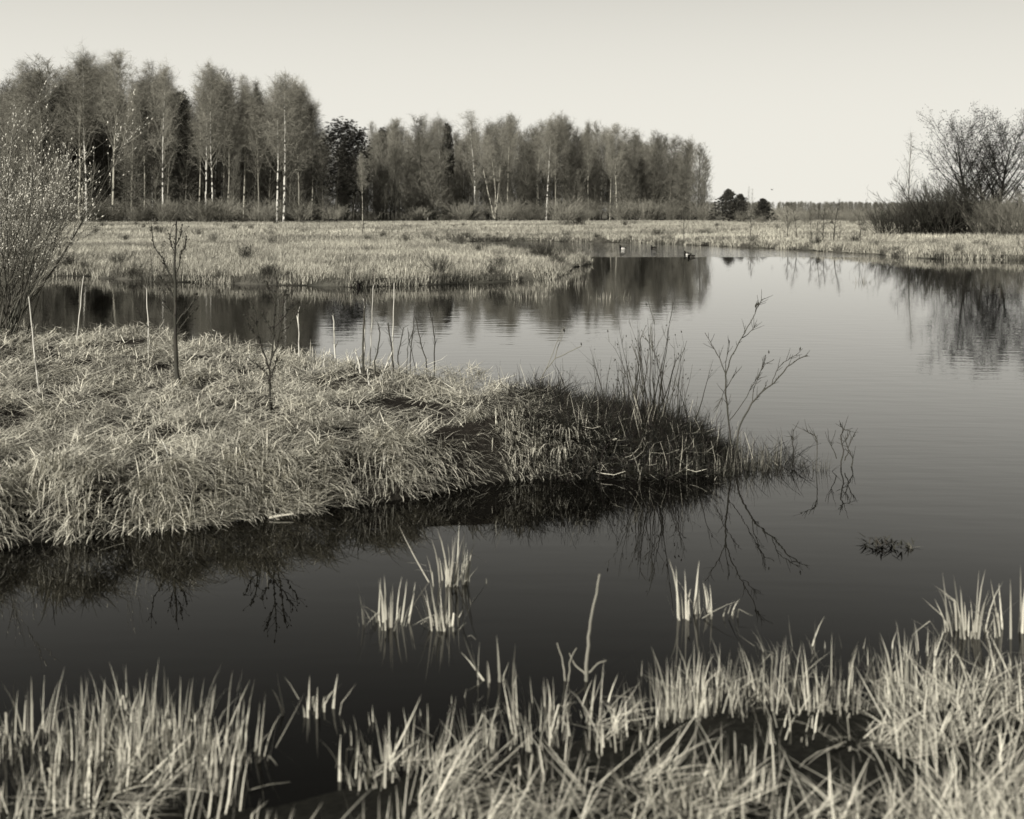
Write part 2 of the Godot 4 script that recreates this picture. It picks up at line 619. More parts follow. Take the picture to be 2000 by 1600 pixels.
	for i in 8:
		begin()
		for q in 900:
			var tint := rr(0.8, 1.15)
			var c := Vector3(rr(-1.05, 1.05), -0.03, rr(-1.05, 1.05))
			blade(c, heading(rr(0, TAU)), rr(0.12, 0.46), rr(0.011, 0.022), rr(2, 60), rr(10, 80), straw(0.3, 0.6) * tint, 2)
		patches.append(commit())
	var wides := []
	for i in 6:
		begin()
		for q in 1100:
			var c := Vector3(rr(-2.6, 2.6), -0.03, rr(-2.6, 2.6))
			blade(c, heading(rr(0, TAU)), rr(0.15, 0.55), rr(0.022, 0.045), rr(2, 50), rr(10, 80), straw(0.3, 0.6), 2)
		wides.append(commit())
	var on_spit := []
	var on_meadow := []
	for j in 24:
		for i in 60:
			var d := 40.0 + j * 2.0 + rr(-0.3, 0.3)
			var x := -30.0 + i * 2.0 + (j % 2) + rr(-0.3, 0.3)
			if absf(x) > 0.46 * d + 2.0 or inside(far_land, Vector2(x, d)) < 1.3:
				continue
			var tint := 0.95 + 0.4 * n_mid.get_noise_2d(x * 0.15, d * 0.3) + rr(-0.08, 0.08)
			on_spit.append(put(x, d, ground_h(x, d), rng.randi() % 4 * PI / 2.0 + rr(-0.2, 0.2), 1.0, tint))
	for j in 24:
		for i in 44:
			var d := 90.0 + j * 5.0 + rr(-0.5, 0.5)
			var x := -110.0 + i * 5.0 + (j % 2) * 2.5 + rr(-0.5, 0.5)
			if absf(x) > 0.46 * d + 4.0 or inside(far_land, Vector2(x, d)) < 2.6:
				continue
			var tint := 0.95 + 0.4 * n_mid.get_noise_2d(x * 0.08, d * 0.2) + rr(-0.1, 0.1)
			on_meadow.append(put(x, d, ground_h(x, d), rng.randi() % 4 * PI / 2.0 + rr(-0.2, 0.2), 1.0, tint))
	for i in on_spit.size():
		var o: Vector3 = on_spit[i][0].origin
		var m := 1.0 + 0.9 * n_mid.get_noise_2d(o.x * 0.1 + 13.0, o.z * 0.25)
		on_spit[i][1] = on_spit[i][1] * clampf(m, 0.45, 1.35)
	for i in on_meadow.size():
		var o: Vector3 = on_meadow[i][0].origin
		var m := 1.0 + 0.9 * n_mid.get_noise_2d(o.x * 0.05 + 33.0, o.z * 0.1)
		on_meadow[i][1] = on_meadow[i][1] * clampf(m, 0.45, 1.35)
	cover("spit_grass", "dry grass on the low spit across the water", "grass", patches, on_spit, m_grass)
	cover("meadow_grass", "pale dry grass of the flat meadow in front of the wood", "grass", wides, on_meadow, m_grass)

# ---------------------------------------------------------------- woody plants
func path(p0: Vector3, d0: Vector3, length: float, n: int, pull: Vector3, wig: float) -> PackedVector3Array:
	var p := PackedVector3Array([p0])
	var d := d0.normalized()
	for i in n:
		d = (d + pull / n + rand_dir() * wig).normalized()
		p.append(p[-1] + d * (length / n))
	return p

func along(p: PackedVector3Array, t: float) -> Vector3:
	var k := clampf(t, 0.0, 0.9999) * (p.size() - 1)
	var i := int(k)
	return p[i].lerp(p[i + 1], k - i)

func dir_at(p: PackedVector3Array, t: float) -> Vector3:
	var i := int(clampf(t, 0.0, 0.9999) * (p.size() - 1))
	return (p[i + 1] - p[i]).normalized()

func crown_width(shape: String, s: float) -> float:
	match shape:
		"birch": return 0.25 + 0.75 * pow(sin(PI * clampf(0.18 + 0.8 * s, 0, 1)), 0.8) * (1.0 - 0.55 * s)
		"round": return 0.18 + 0.82 * sqrt(maxf(0.0, 1.0 - pow(1.68 * s - 0.75, 2.0)))
		"cone": return 0.1 + 0.9 * pow(1.0 - s, 0.8)
		"broom": return 0.5 + 0.4 * (1.0 - s)
	return 0.6

# returns {trunk, crown}; o: sizes in metres
func tree(o: Dictionary) -> Dictionary:
	rng.seed = o.seed
	var h: float = o.h
	var trunks := []
	begin()
	var forks: Array = o.get("forks", [[Vector3.ZERO, 1.0]])
	for f in forks:
		var lean: Vector3 = f[0]
		var tp := path(Vector3(lean.x, 0, lean.z) * 0.12 * h * float(forks.size() > 1) * 0.2, Vector3.UP + lean, h * f[1], int(o.get("rings", 24)), -lean * 0.9, o.get("wig", 0.012))
		trunks.append(tp)
		tube(tp, o.r, o.r * 0.08, o.get("sides", 6), o.bark, o.get("fleck", 0.0), o.get("dark", 0.07))
	var out := {"trunk": commit()}
	begin()
	for tp in trunks:
		var nb: int = o.nb
		var az := rr(0, TAU)
		for i in nb:
			var s := (i + rr(0.0, 0.9)) / nb
			var t: float = lerpf(o.t0, 0.97, s)
			az += 2.4 + rr(-0.5, 0.5)
			var ang := deg_to_rad(lerpf(o.a0, o.a1, s) + rr(-9, 9))
			var dd := Vector3.UP * cos(ang) + heading(az) * sin(ang)
			var bl: float = h * o.blen * crown_width(o.shape, s) * rr(0.7, 1.2)
			var bp := path(along(tp, t), dd, bl, 5, Vector3.UP * o.lift, 0.07)
			var br: float = maxf(o.tw * 0.7, o.r * 0.42 * (1.05 - t) + o.tw * 0.35)
			tube(bp, br, o.tw * 0.4, 3, o.twig * rr(0.8, 1.2))
			for j in int(o.subs):
				var bt := rr(0.2, 1.0)
				var sd := (dir_at(bp, bt) * 1.1 + rand_dir() * 0.9).normalized()
				var sp := path(along(bp, bt), sd, bl * rr(0.22, 0.45), 3, Vector3.UP * o.lift * 0.6 - Vector3.UP * o.droop * 0.4, 0.12)
				var c: Color = o.twig * rr(0.7, 1.35)
				ribbon(sp, o.tw * 1.2, o.tw * 0.6, side_of(rand_dir()), c)
				for q in int(o.twigs):
					var tt := rr(0.15, 1.0)
					var td: Vector3 = (dir_at(sp, tt) + rand_dir() * 0.9 + Vector3.DOWN * o.droop * 1.3).normalized()
					var w := path(along(sp, tt), td, o.tl * rr(0.5, 1.3), 2, Vector3.DOWN * o.droop * 1.2, 0.15)
					ribbon(w, o.tw, o.tw * 0.35, side_of(rand_dir()), c * rr(0.8, 1.25))
					if o.get("buds", 0.0) > 0.0 and rng.randf() < o.get("budshare", 0.5):
						bud(w[2], (w[2] - w[1]).normalized(), o.buds * rr(0.7, 1.3), o.twig * rr(0.6, 1.0))
	out.crown = commit()
	return out

# a small pointed bud or catkin: a six-sided spindle
func bud(p: Vector3, d: Vector3, size: float, col: Color, fat := 0.36) -> void:
	var s := side_of(d)
	var t := d.cross(s)
	var mid := p + d * size * 0.45
	var tip := p + d * size
	var ring := []
	for k in 5:
		var a := TAU * k / 5
		ring.append(mid + (s * cos(a) + t * sin(a)) * size * fat)
	for k in 5:
		tri(p, ring[k], ring[(k + 1) % 5], col)
		tri(ring[k], tip, ring[(k + 1) % 5], col * 1.06)

func pine(o: Dictionary) -> Dictionary:
	rng.seed = o.seed
	var h: float = o.h
	begin()
	var tp := path(Vector3.ZERO, Vector3.UP, h, 16, Vector3.ZERO, 0.015)
	tube(tp, o.r, o.r * 0.1, 6, tone(0.09))
	var out := {"trunk": commit()}
	begin()
	var az := 0.0
	for i in int(o.nb):
		var s := (i + rr(0, 0.8)) / float(o.nb)
		var t: float = lerpf(o.t0, 0.985, s)
		az += 2.4 + rr(-0.4, 0.4)
		var ang := deg_to_rad(lerpf(88, 30, s) + rr(-8, 8))
		var bl: float = h * o.blen * crown_width("cone" if o.get("young", false) else "round", s) * rr(0.75, 1.15)
		var bp := path(along(tp, t), Vector3.UP * cos(ang) + heading(az) * sin(ang), bl, 5, Vector3.UP * 0.6, 0.06)
		tube(bp, o.r * 0.25 * (1.05 - t) + 0.015, 0.01, 3, tone(0.07))
		for j in int(o.clumps):
			var bt := 1.0 - 0.75 * pow(rng.randf(), 1.4)
			var c := along(bp, bt) + rand_dir() * bl * 0.24
			var col := tone(rr(0.03, 0.075), 0.8)
			for q in int(o.needles):
				var nd := (rand_dir() + Vector3.UP * 0.55 + dir_at(bp, bt) * 0.3).normalized()
				ribbon(PackedVector3Array([c + rand_dir() * 0.06, c + nd * o.nl * rr(0.6, 1.2)]), o.nw, 0.0, side_of(rand_dir()), col * rr(0.7, 1.3))
	out.crown = commit()
	return out

# many stems from one root; returns {stems, twigs}
func bush(o: Dictionary) -> Dictionary:
	rng.seed = o.seed
	var stems := []
	begin()
	for i in int(o.n):
		var a := rr(0, TAU) if not o.has("facing") else rng.randfn(o.facing, o.get("open", 0.8))
		var ang := deg_to_rad(rr(o.get("amin", 4.0), o.spread))
		var p := path(Vector3(rr(-1, 1), 0, rr(-1, 1)) * o.root, Vector3.UP * cos(ang) + heading(a) * sin(ang), o.h * rr(0.55, 1.05) / maxf(cos(ang), 0.5), 7, Vector3.UP * o.get("lift", 0.25), o.get("wig", 0.05))
		stems.append(p)
		tube(p, o.r * rr(0.6, 1.2), o.r * 0.15, o.get("sides", 4), o.bark * rr(0.7, 1.3))
	var out := {"stems": commit()}
	begin()
	var tips := []
	for p in stems:
		for j in int(o.subs):
			var t := rr(0.25, 1.0)
			var sp := path(along(p, t), dir_at(p, t) + rand_dir() * 0.55, o.h * rr(0.12, 0.3), 3, Vector3.UP * o.get("lift", 0.25), 0.08)
			var c: Color = o.twig * rr(0.65, 1.35)
			ribbon(sp, o.tw * 1.4, o.tw * 0.7, side_of(rand_dir()), c)
			tips.append([sp[3], dir_at(sp, 1.0), sp])
			for q in int(o.twigs):
				var tt := rr(0.1, 1.0)
				var w := path(along(sp, tt), dir_at(sp, tt) + rand_dir() * 0.6, o.tl * rr(0.5, 1.3), 2, Vector3.UP * 0.2, 0.1)
				ribbon(w, o.tw, o.tw * 0.4, side_of(rand_dir()), c * rr(0.8, 1.25))
				tips.append([w[2], dir_at(w, 1.0), w])
	out.twigs = commit()
	out.tips = tips
	return out

func plant_tree(called: String, label: String, category: String, kit: Dictionary, at: Vector3, turn: float, size: float, group := "", stretch := 1.0, lean := 0.0) -> Node3D:
	var t := thing(called, label, category, at, group, turn, size)
	t.scale = Vector3(size * stretch, size, size * stretch)
	if lean != 0.0:
		t.basis = Basis(Vector3.BACK, -lean) * t.basis
	part("trunk", kit.trunk, m_wood, t)
	part("crown", kit.crown, kit.get("mat", m_wood), t)
	return t

func skyline(u: float) -> float:
	var k := [[-120, 160], [0, 180], [30, 150], [75, 125], [110, 150], [135, 138], [172, 112], [195, 150], [218, 107], [245, 175], [290, 133], [325, 142], [350, 190], [375, 175], [404, 138], [425, 140], [450, 180], [475, 153], [510, 175], [550, 160], [585, 165], [605, 185], [628, 245], [660, 258], [700, 268], [728, 250], [770, 235], [800, 250], [826, 230], [862, 236], [885, 262], [930, 226], [965, 240], [992, 228], [1015, 262], [1045, 240], [1085, 228], [1120, 236], [1150, 240], [1190, 246], [1230, 258], [1275, 262], [1330, 272], [1360, 282], [1385, 320], [1400, 370]]
	for i in k.size() - 1:
		if u < k[i + 1][0]:
			return lerpf(k[i][1], k[i + 1][1], clampf((u - k[i][0]) / float(k[i + 1][0] - k[i][0]), 0.0, 1.0))
	return 390.0

# how tall something at distance d stands if its tip is on frame row v
func tall_at(v: float, d: float, base: float) -> float:
	return EYE - (v - Y0) / F * d - base

func build_wood() -> void:
	var white := tone(0.68, 0.5)
	var grey := tone(0.2)
	var twig := tone(0.22)
	var birch := []
	for i in 6:
		birch.append(tree({"dark": 0.06, "seed": 100 + i, "h": 20.0, "r": 0.155, "rings": 60, "bark": [white, tone(0.4), white, tone(0.3), tone(0.5), tone(0.25)][i], "fleck": [0.17, 0.2, 0.24, 0.1, 0.2, 0.05][i], "t0": [0.36, 0.42, 0.3, 0.38, 0.42, 0.33][i], "nb": 38, "a0": 34.0, "a1": 13.0, "blen": [0.36, 0.29, 0.38, 0.32, 0.28, 0.34][i], "shape": "birch", "lift": 0.5, "subs": 10, "twigs": 11, "tw": 0.025, "tl": 0.85, "droop": 0.22, "twig": twig, "wig": 0.02}))
	var forked := []
	forked.append(tree({"seed": 120, "h": 20.0, "r": 0.15, "rings": 50, "bark": tone(0.42), "fleck": 0.24, "forks": [[Vector3(-0.16, 0, 0.02), 1.0], [Vector3(0.16, 0, -0.03), 0.97], [Vector3(0.02, 0, 0.1), 0.9]], "t0": 0.4, "nb": 22, "a0": 45.0, "a1": 22.0, "blen": 0.17, "shape": "birch", "lift": 0.5, "subs": 7, "twigs": 9, "tw": 0.03, "tl": 0.85, "droop": 0.22, "twig": twig, "wig": 0.03}))
	var alder := []
	for i in 4:
		alder.append(tree({"seed": 140 + i, "h": 18.0, "r": 0.16, "rings": 20, "bark": tone(0.08), "t0": 0.06, "nb": 56, "a0": 46.0, "a1": 18.0, "blen": [0.25, 0.22, 0.28, 0.24][i], "shape": "round", "lift": 0.55, "subs": 9, "twigs": 10, "tw": 0.032, "tl": 0.8, "droop": 0.0, "twig": tone(0.15), "wig": 0.02}))
	var under := []
	for i in 5:
		under.append(tree({"seed": 160 + i, "h": 11.0, "r": 0.07, "rings": 14, "bark": grey, "t0": 0.06, "nb": 46, "a0": 55.0, "a1": 22.0, "blen": 0.3, "shape": "round", "lift": 0.5, "subs": 6, "twigs": 8, "tw": 0.026, "tl": 0.6, "droop": 0.0, "twig": tone(0.13), "wig": 0.04}))
	var pines := []
	for i in 3:
		pines.append(pine({"seed": 180 + i, "h": 15.0, "r": 0.17, "t0": [0.3, 0.45, 0.5][i], "nb": 44, "blen": [0.24, 0.17, 0.15][i], "clumps": 34, "needles": 22, "nl": 0.34, "nw": 0.06}))
	var young := []
	for i in 2:
		young.append(pine({"seed": 190 + i, "h": 5.0, "r": 0.08, "t0": 0.06, "nb": 44, "blen": 0.5, "clumps": 14, "needles": 24, "nl": 0.3, "nw": 0.06, "young": true}))
	var scrub := []
	for i in 4:
		scrub.append(bush({"seed": 200 + i, "n": 60, "h": 3.0, "spread": 55.0, "root": 0.8, "r": 0.03, "bark": tone(0.16), "subs": 7, "twigs": 5, "tl": 0.4, "tw": 0.024, "twig": tone(0.22)}))

	# [bearing, distance, tip row, kind, variant, width, lean, label]
	var named := [
		[18, 186, 168, "b", 2, 1.0, 0.0, "bare birch at the far left edge of the wood behind the willow"],
		[50, 183, 124, "b", 1, 1.0, 0.0, "tall thin birch with pale trunk left of the dark trunked alder"],
		[79, 182, 126, "a", 0, 1.15, 0.0, "black trunked bare tree with broad crown near left end of the wood"],
		[128, 184, 140, "b", 3, 0.9, 0.0, "faint grey birch standing in front of the left pine"],
		[135, 187, 182, "p", 1, 1.0, 0.0, "dark pine with bunched crown among the leftmost birches"],
		[155, 182, 118, "b", 4, 1.0, -0.02, "slim birch with bright trunk, left one of the close pair"],
		[169, 182, 110, "b", 0, 1.0, 0.01, "stout birch with flecked trunk, right one of the close pair"],
		[220, 182, 106, "b", 1, 1.05, 0.0, "tallest birch with bright straight trunk standing apart by the gap"],
		[247, 184, 190, "b", 5, 0.8, 0.0, "thin pale birch at the left edge of the dark thicket"],
		[256, 182, 178, "b", 3, 0.8, 0.03, "thin bent birch just right of the gap in the wood"],
		[262, 183, 200, "a", 1, 1.0, 0.0, "dense dark bare tree at the left side of the dark thicket"],
		[306, 184, 212, "a", 3, 1.0, 0.0, "dense dark bare tree filling the middle of the dark thicket"],
		[108, 186, 205, "p", 2, 1.1, 0.0, "second dark pine, lower and left of the bunched one"],
		[281, 183, 150, "b", 4, 0.9, 0.0, "birch with spotted trunk under the double pointed crown"],
		[298, 185, 133, "b", 2, 0.9, 0.0, "tall birch topping the double pointed crown of the dark clump"],
		[318, 182, 140, "b", 0, 0.9, 0.0, "birch with mottled trunk and rounded tip beside the spiky pine"],
		[326, 184, 175, "b", 5, 0.8, 0.0, "slim grey birch close behind the mottled trunk"],
		[352, 188, 196, "p", 2, 0.75, 0.0, "spiky dark pine tip rising between two birch groups"],
		[362, 186, 230, "u", 1, 0.8, 0.0, "forking grey sapling below the spiky pine"],
		[389, 185, 175, "b", 1, 0.8, 0.0, "thin grey birch above the left end of the pale shrub mound"],
		[402, 183, 137, "b", 2, 1.0, 0.0, "birch with left tip of the twin pointed crown above shrub mound"],
		[416, 182, 138, "b", 0, 0.95, 0.0, "white trunked birch with right tip of the twin pointed crown"],
		[438, 184, 180, "b", 4, 0.85, 0.0, "left stem of the birch pair behind the shrub mound"],
		[444, 183, 172, "b", 3, 0.85, 0.02, "right stem of the birch pair behind the shrub mound"],
		[449, 182, 300, "s", 0, 0.5, 0.13, "short slanting white birch stem leaning to the right"],
		[476, 186, 152, "b", 1, 0.85, 0.0, "birch whose small dark tip stands above the open crowns"],
		[497, 188, 160, "b", 4, 0.8, 0.0, "pale birch tip left of the twin trunked birches"],
		[506, 183, 190, "b", 5, 0.8, -0.01, "crooked thin birch with broken pale trunk"],
		[541, 182, 165, "b", 0, 1.0, 0.0, "left of the two stout white birches at the meadow edge"],
		[554, 181, 158, "b", 2, 1.25, 0.03, "right of the two stout white birches, with wide drooping crown"],
		[584, 185, 164, "b", 5, 1.0, 0.03, "birch crown sloping down towards the broad dark pine"],
		[608, 187, 205, "b", 3, 0.9, 0.03, "last drooping birch just left of the broad dark pine"],
		[656, 188, 254, "p", 0, 1.35, 0.0, "broad dark pine with bushy crown in the middle of the wood"],
		[690, 191, 268, "p", 0, 1.0, 0.0, "lower dark pine joined to the right of the broad pine"],
		[708, 186, 300, "b", 4, 0.75, 0.0, "birch with bent white foot below the broad pine"],
		[727, 215, 247, "b", 2, 0.7, 0.0, "pale birch tip peeping out right of the broad pine"],
		[752, 200, 258, "b", 5, 0.9, 0.0, "short white birch with crooked base right of the pines"],
		[768, 204, 235, "b", 1, 1.0, 0.0, "birch with fine straight white trunk right of the crooked one"],
		[781, 206, 250, "b", 4, 0.9, 0.0, "second straight white trunk, beside the fine one"],
		[826, 212, 228, "a", 1, 0.9, 0.0, "pointed bare grey tree in the middle of the wood"],
		[846, 205, 300, "a", 2, 1.3, 0.0, "broad soft grey bare tree bulging towards the meadow"],
		[862, 214, 235, "b", 0, 0.9, 0.0, "birch crown left of the small pine tips"],
		[876, 218, 255, "p", 2, 0.6, 0.0, "small dark pine tip left of the forked birch"],
		[748, 214, 262, "p", 2, 0.6, 0.0, "small dark pine tip right of the pale birch tip"],
		[928, 215, 226, "b", 2, 1.1, 0.0, "wide pale birch crown left of the forked birch"],
		[966, 209, 250, "f", 0, 1.0, 0.0, "birch forking low into several spreading white limbs"],
		[992, 218, 227, "b", 4, 1.0, 0.0, "narrow birch crown right of the forked birch"],
		[1022, 220, 276, "a", 3, 0.9, 0.0, "dark bare tree filling the dip right of the forked birch"],
		[1052, 220, 240, "b", 3, 1.0, 0.0, "birch at the left end of the right hand grove"],
		[1067, 212, 236, "b", 0, 1.0, 0.02, "white birch with leaning foot in the right hand grove"],
		[1085, 216, 227, "b", 5, 1.0, 0.0, "highest crown of the right hand grove"],
		[1118, 222, 236, "a", 1, 0.9, 0.0, "grey bare tree right of the highest grove crown"],
		[1150, 220, 240, "b", 4, 0.9, 0.0, "thin trunked birch halfway along the right hand grove"],
		[1191, 214, 262, "b", 1, 0.8, 0.01, "short bright birch trunk beside the tall straight one"],
		[1205, 213, 244, "b", 1, 1.1, 0.0, "tall straight white birch of the right hand grove"],
		[1240, 222, 258, "a", 0, 0.8, 0.0, "grey bare tree right of the tall straight birch"],
		[1276, 221, 261, "a", 2, 0.8, 0.0, "bare tree with small peaked crown near end of the grove"],
		[1310, 222, 268, "a", 1, 0.8, 0.0, "bare dark stemmed tree, third from the right end of grove"],
		[1335, 220, 272, "a", 3, 0.9, 0.0, "bare dark stemmed tree, second from the right end of grove"],
		[1364, 217, 286, "a", 0, 1.0, 0.03, "last bare tree bulging out at the right end of grove"],
	]
	rng.seed = 77
	for q in named:
		var at := on_ground(q[0], q[1])
		var h := tall_at(q[2], q[1], at.y)
		match q[3]:
			"b": plant_tree("birch_tree", q[7], "birch tree", birch[q[4]], at, rr(0, TAU), h / 21.0, "birches of the wood", q[5], q[6])
			"s": plant_tree("birch_tree", q[7], "birch tree", under[0], at, rr(0, TAU), h / 11.0, "birches of the wood", q[5], q[6])
			"f": plant_tree("birch_tree", q[7], "birch tree", forked[0], at, 0.3, h / 20.0, "birches of the wood", q[5], q[6])
			"a": plant_tree("bare_tree", q[7], "bare tree", alder[q[4]], at, rr(0, TAU), h / 19.5, "bare trees of the wood", q[5] * 1.35, q[6])
			"u": plant_tree("bare_tree", q[7], "bare tree", under[q[4]], at, rr(0, TAU), h / 11.0, "bare trees of the wood", q[5], q[6])
			"p": plant_tree("pine_tree", q[7], "pine tree", pines[q[4]], at, rr(0, TAU), h / 15.0, "pines of the wood", q[5], q[6])
	rng.seed = 76
	for i in 44:
		var u := -60.0 + 1420.0 * (i + rr(0.1, 0.9)) / 44.0
		if u > 630.0 and u < 715.0:
			continue
		var d := (192.0 if u < 640.0 else 222.0) + rr(0, 12)
		var at := on_ground(u, d)
		plant_tree("birch_tree", "hazy birch crown rising behind the front row, left of the broad pine" if u < 640.0 else "hazy birch crown rising behind the front row, right of the broad pine", "birch tree", birch[rng.randi() % 6], at, rr(0, TAU), tall_at(skyline(u) + rr(2, 34), d, at.y) / 21.0, "back row birches left of the pine" if u < 640.0 else "back row birches right of the pine", rr(0.9, 1.2))
	# understorey between the trunks
	rng.seed = 78
	for i in 120:
		var u := -70.0 + 1450.0 * (i + rr(0, 0.8)) / 120.0
		var d := (186.0 if u < 640.0 else lerpf(192.0, 216.0, clampf((u - 640.0) / 300.0, 0, 1))) + rr(0, 16)
		var at := on_ground(u, d)
		var full := tall_at(skyline(u), d, at.y)
		var h := full * rr(0.42, 0.74)
		plant_tree("understorey_tree", "slender bare grey tree crowded among the birches left of the broad pine" if u < 640.0 else "slender bare grey tree crowded between the broad pine and the forked birch" if u < 960.0 else "slender bare grey tree crowded in the right hand grove", "bare tree", under[i % 5], at, rr(0, TAU), h / 11.0, "understorey trees left of the broad pine" if u < 640.0 else "understorey trees in the middle of the wood" if u < 960.0 else "understorey trees of the right hand grove", rr(0.8, 1.2))
	# pale scrub along the meadow edge
	rng.seed = 79
	var mounds := [[322, 180, 3.4, "grey shrub mound at the foot of the dark birch clump"], [400, 178, 3.4, "pale rounded shrub mound in front of the white birch stems"], [440, 179, 3.3, "paler shrub mound joined to the right of rounded mound"], [230, 181, 2.6, "low grey shrub at the foot of the tallest birch"], [190, 181, 2.8, "low grey shrub left of the tallest birch"], [280, 180, 2.5, "low shrub below the spotted birch trunks"], [590, 181, 2.6, "low dark shrub right of the two stout birches"], [985, 205, 2.6, "low shrub right of the forked birch foot"], [1100, 150, 3.2, "open twiggy shrub standing out on the meadow before the grove"], [1130, 152, 2.4, "smaller open shrub beside the twiggy meadow shrub"], [1215, 206, 3.2, "round shrub under the tall straight birch"], [1262, 207, 3.3, "second round shrub at the foot of the grove"], [1310, 208, 2.9, "third round shrub at the foot of the grove"], [1372, 209, 3.0, "last shrub at the right foot of the grove"], [905, 205, 2.6, "low shrub between the bulging tree and forked birch"]]
	for q in mounds:
		var at := on_ground(q[0], q[1])
		var t := thing("shrub", q[3], "shrub", at, "shrubs along the wood edge", rr(0, TAU), q[2] / 3.0)
		var kit: Dictionary = scrub[rng.randi() % 4]
		part("stems", kit.stems, m_wood, t)
		part("twigs", kit.twigs, m_wood, t)
	# the depth of the wood behind, and the woods on the horizon
	rng.seed = 80
	var deep := []
	for i in 400:
		var u := rr(-90, 1378)
		var d := (200.0 if u < 640.0 else 224.0) + rr(0, 45)
		var at := on_ground(u, d)
		var h := tall_at(skyline(u), d, at.y) * rr(0.5, 0.93)
		deep.append([Transform3D(Basis(Vector3.UP, rr(0, TAU)).scaled(Vector3.ONE * (h / 18.0)), at), Color.WHITE * rr(0.8, 1.2)])
	wood_mass("woodland", "crowded bare trees deep inside the wood behind the front birches", alder, deep)
	var floor_brush := []
	for i in 240:
		var u := rr(-90, 1395)
		var d := (179.0 if u < 640.0 else lerpf(184.0, 208.0, clampf((u - 640.0) / 300.0, 0, 1))) + 42.0 * pow(rng.randf(), 1.6)
		floor_brush.append([Transform3D(Basis(Vector3.UP, rr(0, TAU)).scaled(Vector3(1.3, 1, 1.3) * (0.25 + 1.0 * pow(rng.randf(), 1.4))), on_ground(u, d)), Color.WHITE * rr(0.5, 1.0)])
	var under_root := Node3D.new()
	under_root.name = "undergrowth"
	add_child(under_root)
	tag(under_root, "dim brushy undergrowth on the floor of the wood", "undergrowth", "", "stuff")
	for i in 2:
		mass_part(under_root, "brush", scrub[i + 2].twigs, floor_brush.filter(func(b): return floor_brush.find(b) % 2 == i))
	var far := []
	for i in 620:
		var u := rr(1290, 2120)
		var d := rr(560, 700)
		var at := on_ground(u, d)
		var h := tall_at(396.0, d, at.y) * rr(0.8, 1.03)
		far.append([Transform3D(Basis(Vector3.UP, rr(0, TAU)).scaled(Vector3(1.5, 1, 1.5) * (h / 18.0)), at), Color.WHITE * rr(0.8, 1.3)])
	wood_mass("distant_woodland", "low grey band of woodland on the horizon behind the meadow", alder, far)
	var brush := []
	for i in 130:
		var d := rr(150, 330)
		var u := rr(1400, 2000)
		brush.append([Transform3D(Basis(Vector3.UP, rr(0, TAU)).scaled(Vector3.ONE * rr(0.4, 0.75)), on_ground(u, d)), Color.WHITE * rr(0.8, 1.2)])
	var root := Node3D.new()
	root.name = "meadow_brush"
	add_child(root)
	tag(root, "thin low brush scattered over the meadow before the distant woodland", "brush", "", "stuff")
	for i in 2:
		mass_part(root, "brush", scrub[i].twigs, brush.filter(func(b): return brush.find(b) % 2 == i))

	# --- the pines and trees on the right
	rng.seed = 81
	for q in [[1422, 190, 376, 0, 1.0, "bushy young pine, left of the pair by the grove end"], [1446, 192, 384, 1, 0.9, "young pine with knobbly top behind the bushy one"], [1491, 176, 392, 1, 1.1, "small round pine standing alone right of the pair"]]:
		var at := on_ground(q[0], q[1])
		plant_tree("young_pine", q[5], "pine tree", young[q[3]], at, rr(0, TAU), tall_at(q[2], q[1], at.y) / 4.8, "young pines on the meadow", q[4] * 1.3)
	var thin := tree({"seed": 220, "h": 8.0, "r": 0.07, "rings": 30, "bark": tone(0.22, 0.6), "fleck": 0.25, "t0": 0.22, "nb": 30, "a0": 48.0, "a1": 22.0, "blen": 0.24, "shape": "cone", "lift": 0.45, "subs": 3, "twigs": 3, "tw": 0.014, "tl": 0.5, "droop": 0.1, "twig": tone(0.14), "wig": 0.015})
	var a1 := on_ground(1774, 108)
	plant_tree("slender_birch", "slender open birch standing alone left of the big alders", "birch tree", thin, a1, 0.5, tall_at(258, 108, a1.y) / 8.0)
	var a2 := on_ground(1462, 189)
	plant_tree("slender_birch", "faint thin birch rising behind the bushy young pines", "birch tree", thin, a2, 1.5, tall_at(364, 189, a2.y) / 8.0, "", 0.8)
	var a3 := on_ground(1470, 187)
	plant_tree("slender_birch", "second faint birch between the young pines", "birch tree", thin, a3, 2.5, tall_at(368, 187, a3.y) / 8.0, "", 0.7)
	var big := []
	for i in 2:
		big.append(tree({"seed": 230 + i, "h": 10.5, "r": 0.27, "rings": 18, "bark": tone(0.02), "t0": 0.14, "nb": 38, "a0": 62.0, "a1": 26.0, "blen": 0.58, "shape": "round", "lift": 0.6, "subs": 11, "twigs": 8, "tw": 0.028, "tl": 0.5, "droop": 0.0, "twig": tone(0.022), "wig": 0.045, "buds": 0.11, "budshare": 0.6, "forks": [[Vector3(-0.05, 0, 0), 1.0]] if i == 0 else [[Vector3(0.1, 0, 0), 1.0], [Vector3(-0.22, 0, 0.05), 0.72]]}))
	var b1 := on_ground(1897, 102)
	plant_tree("alder_tree", "big dark bare alder, left of the two by the right edge", "alder tree", big[0], b1, 0.4, tall_at(224, 102, b1.y) / 13.7, "big alders", 1.15)
	var b2 := on_ground(1940, 100)
	plant_tree("alder_tree", "big dark forked alder, right of the two by the right edge", "alder tree", big[1], b2, 0.0, tall_at(226, 100, b2.y) / 13.7, "big alders", 1.15)
	var b3 := on_ground(2030, 98)
	plant_tree("alder_tree", "alder at the right edge, cut by the picture border", "alder tree", big[0], b3, 2.4, tall_at(240, 98, b3.y) / 13.7, "big alders", 1.15)
	var thick := []
	for i in 3:
		thick.append(bush({"seed": 240 + i, "n": 90, "h": 3.0, "spread": 62.0, "root": 0.9, "r": 0.03, "bark": tone(0.04), "subs": 8, "twigs": 4, "tl": 0.4, "tw": 0.018, "twig": tone(0.05)}))
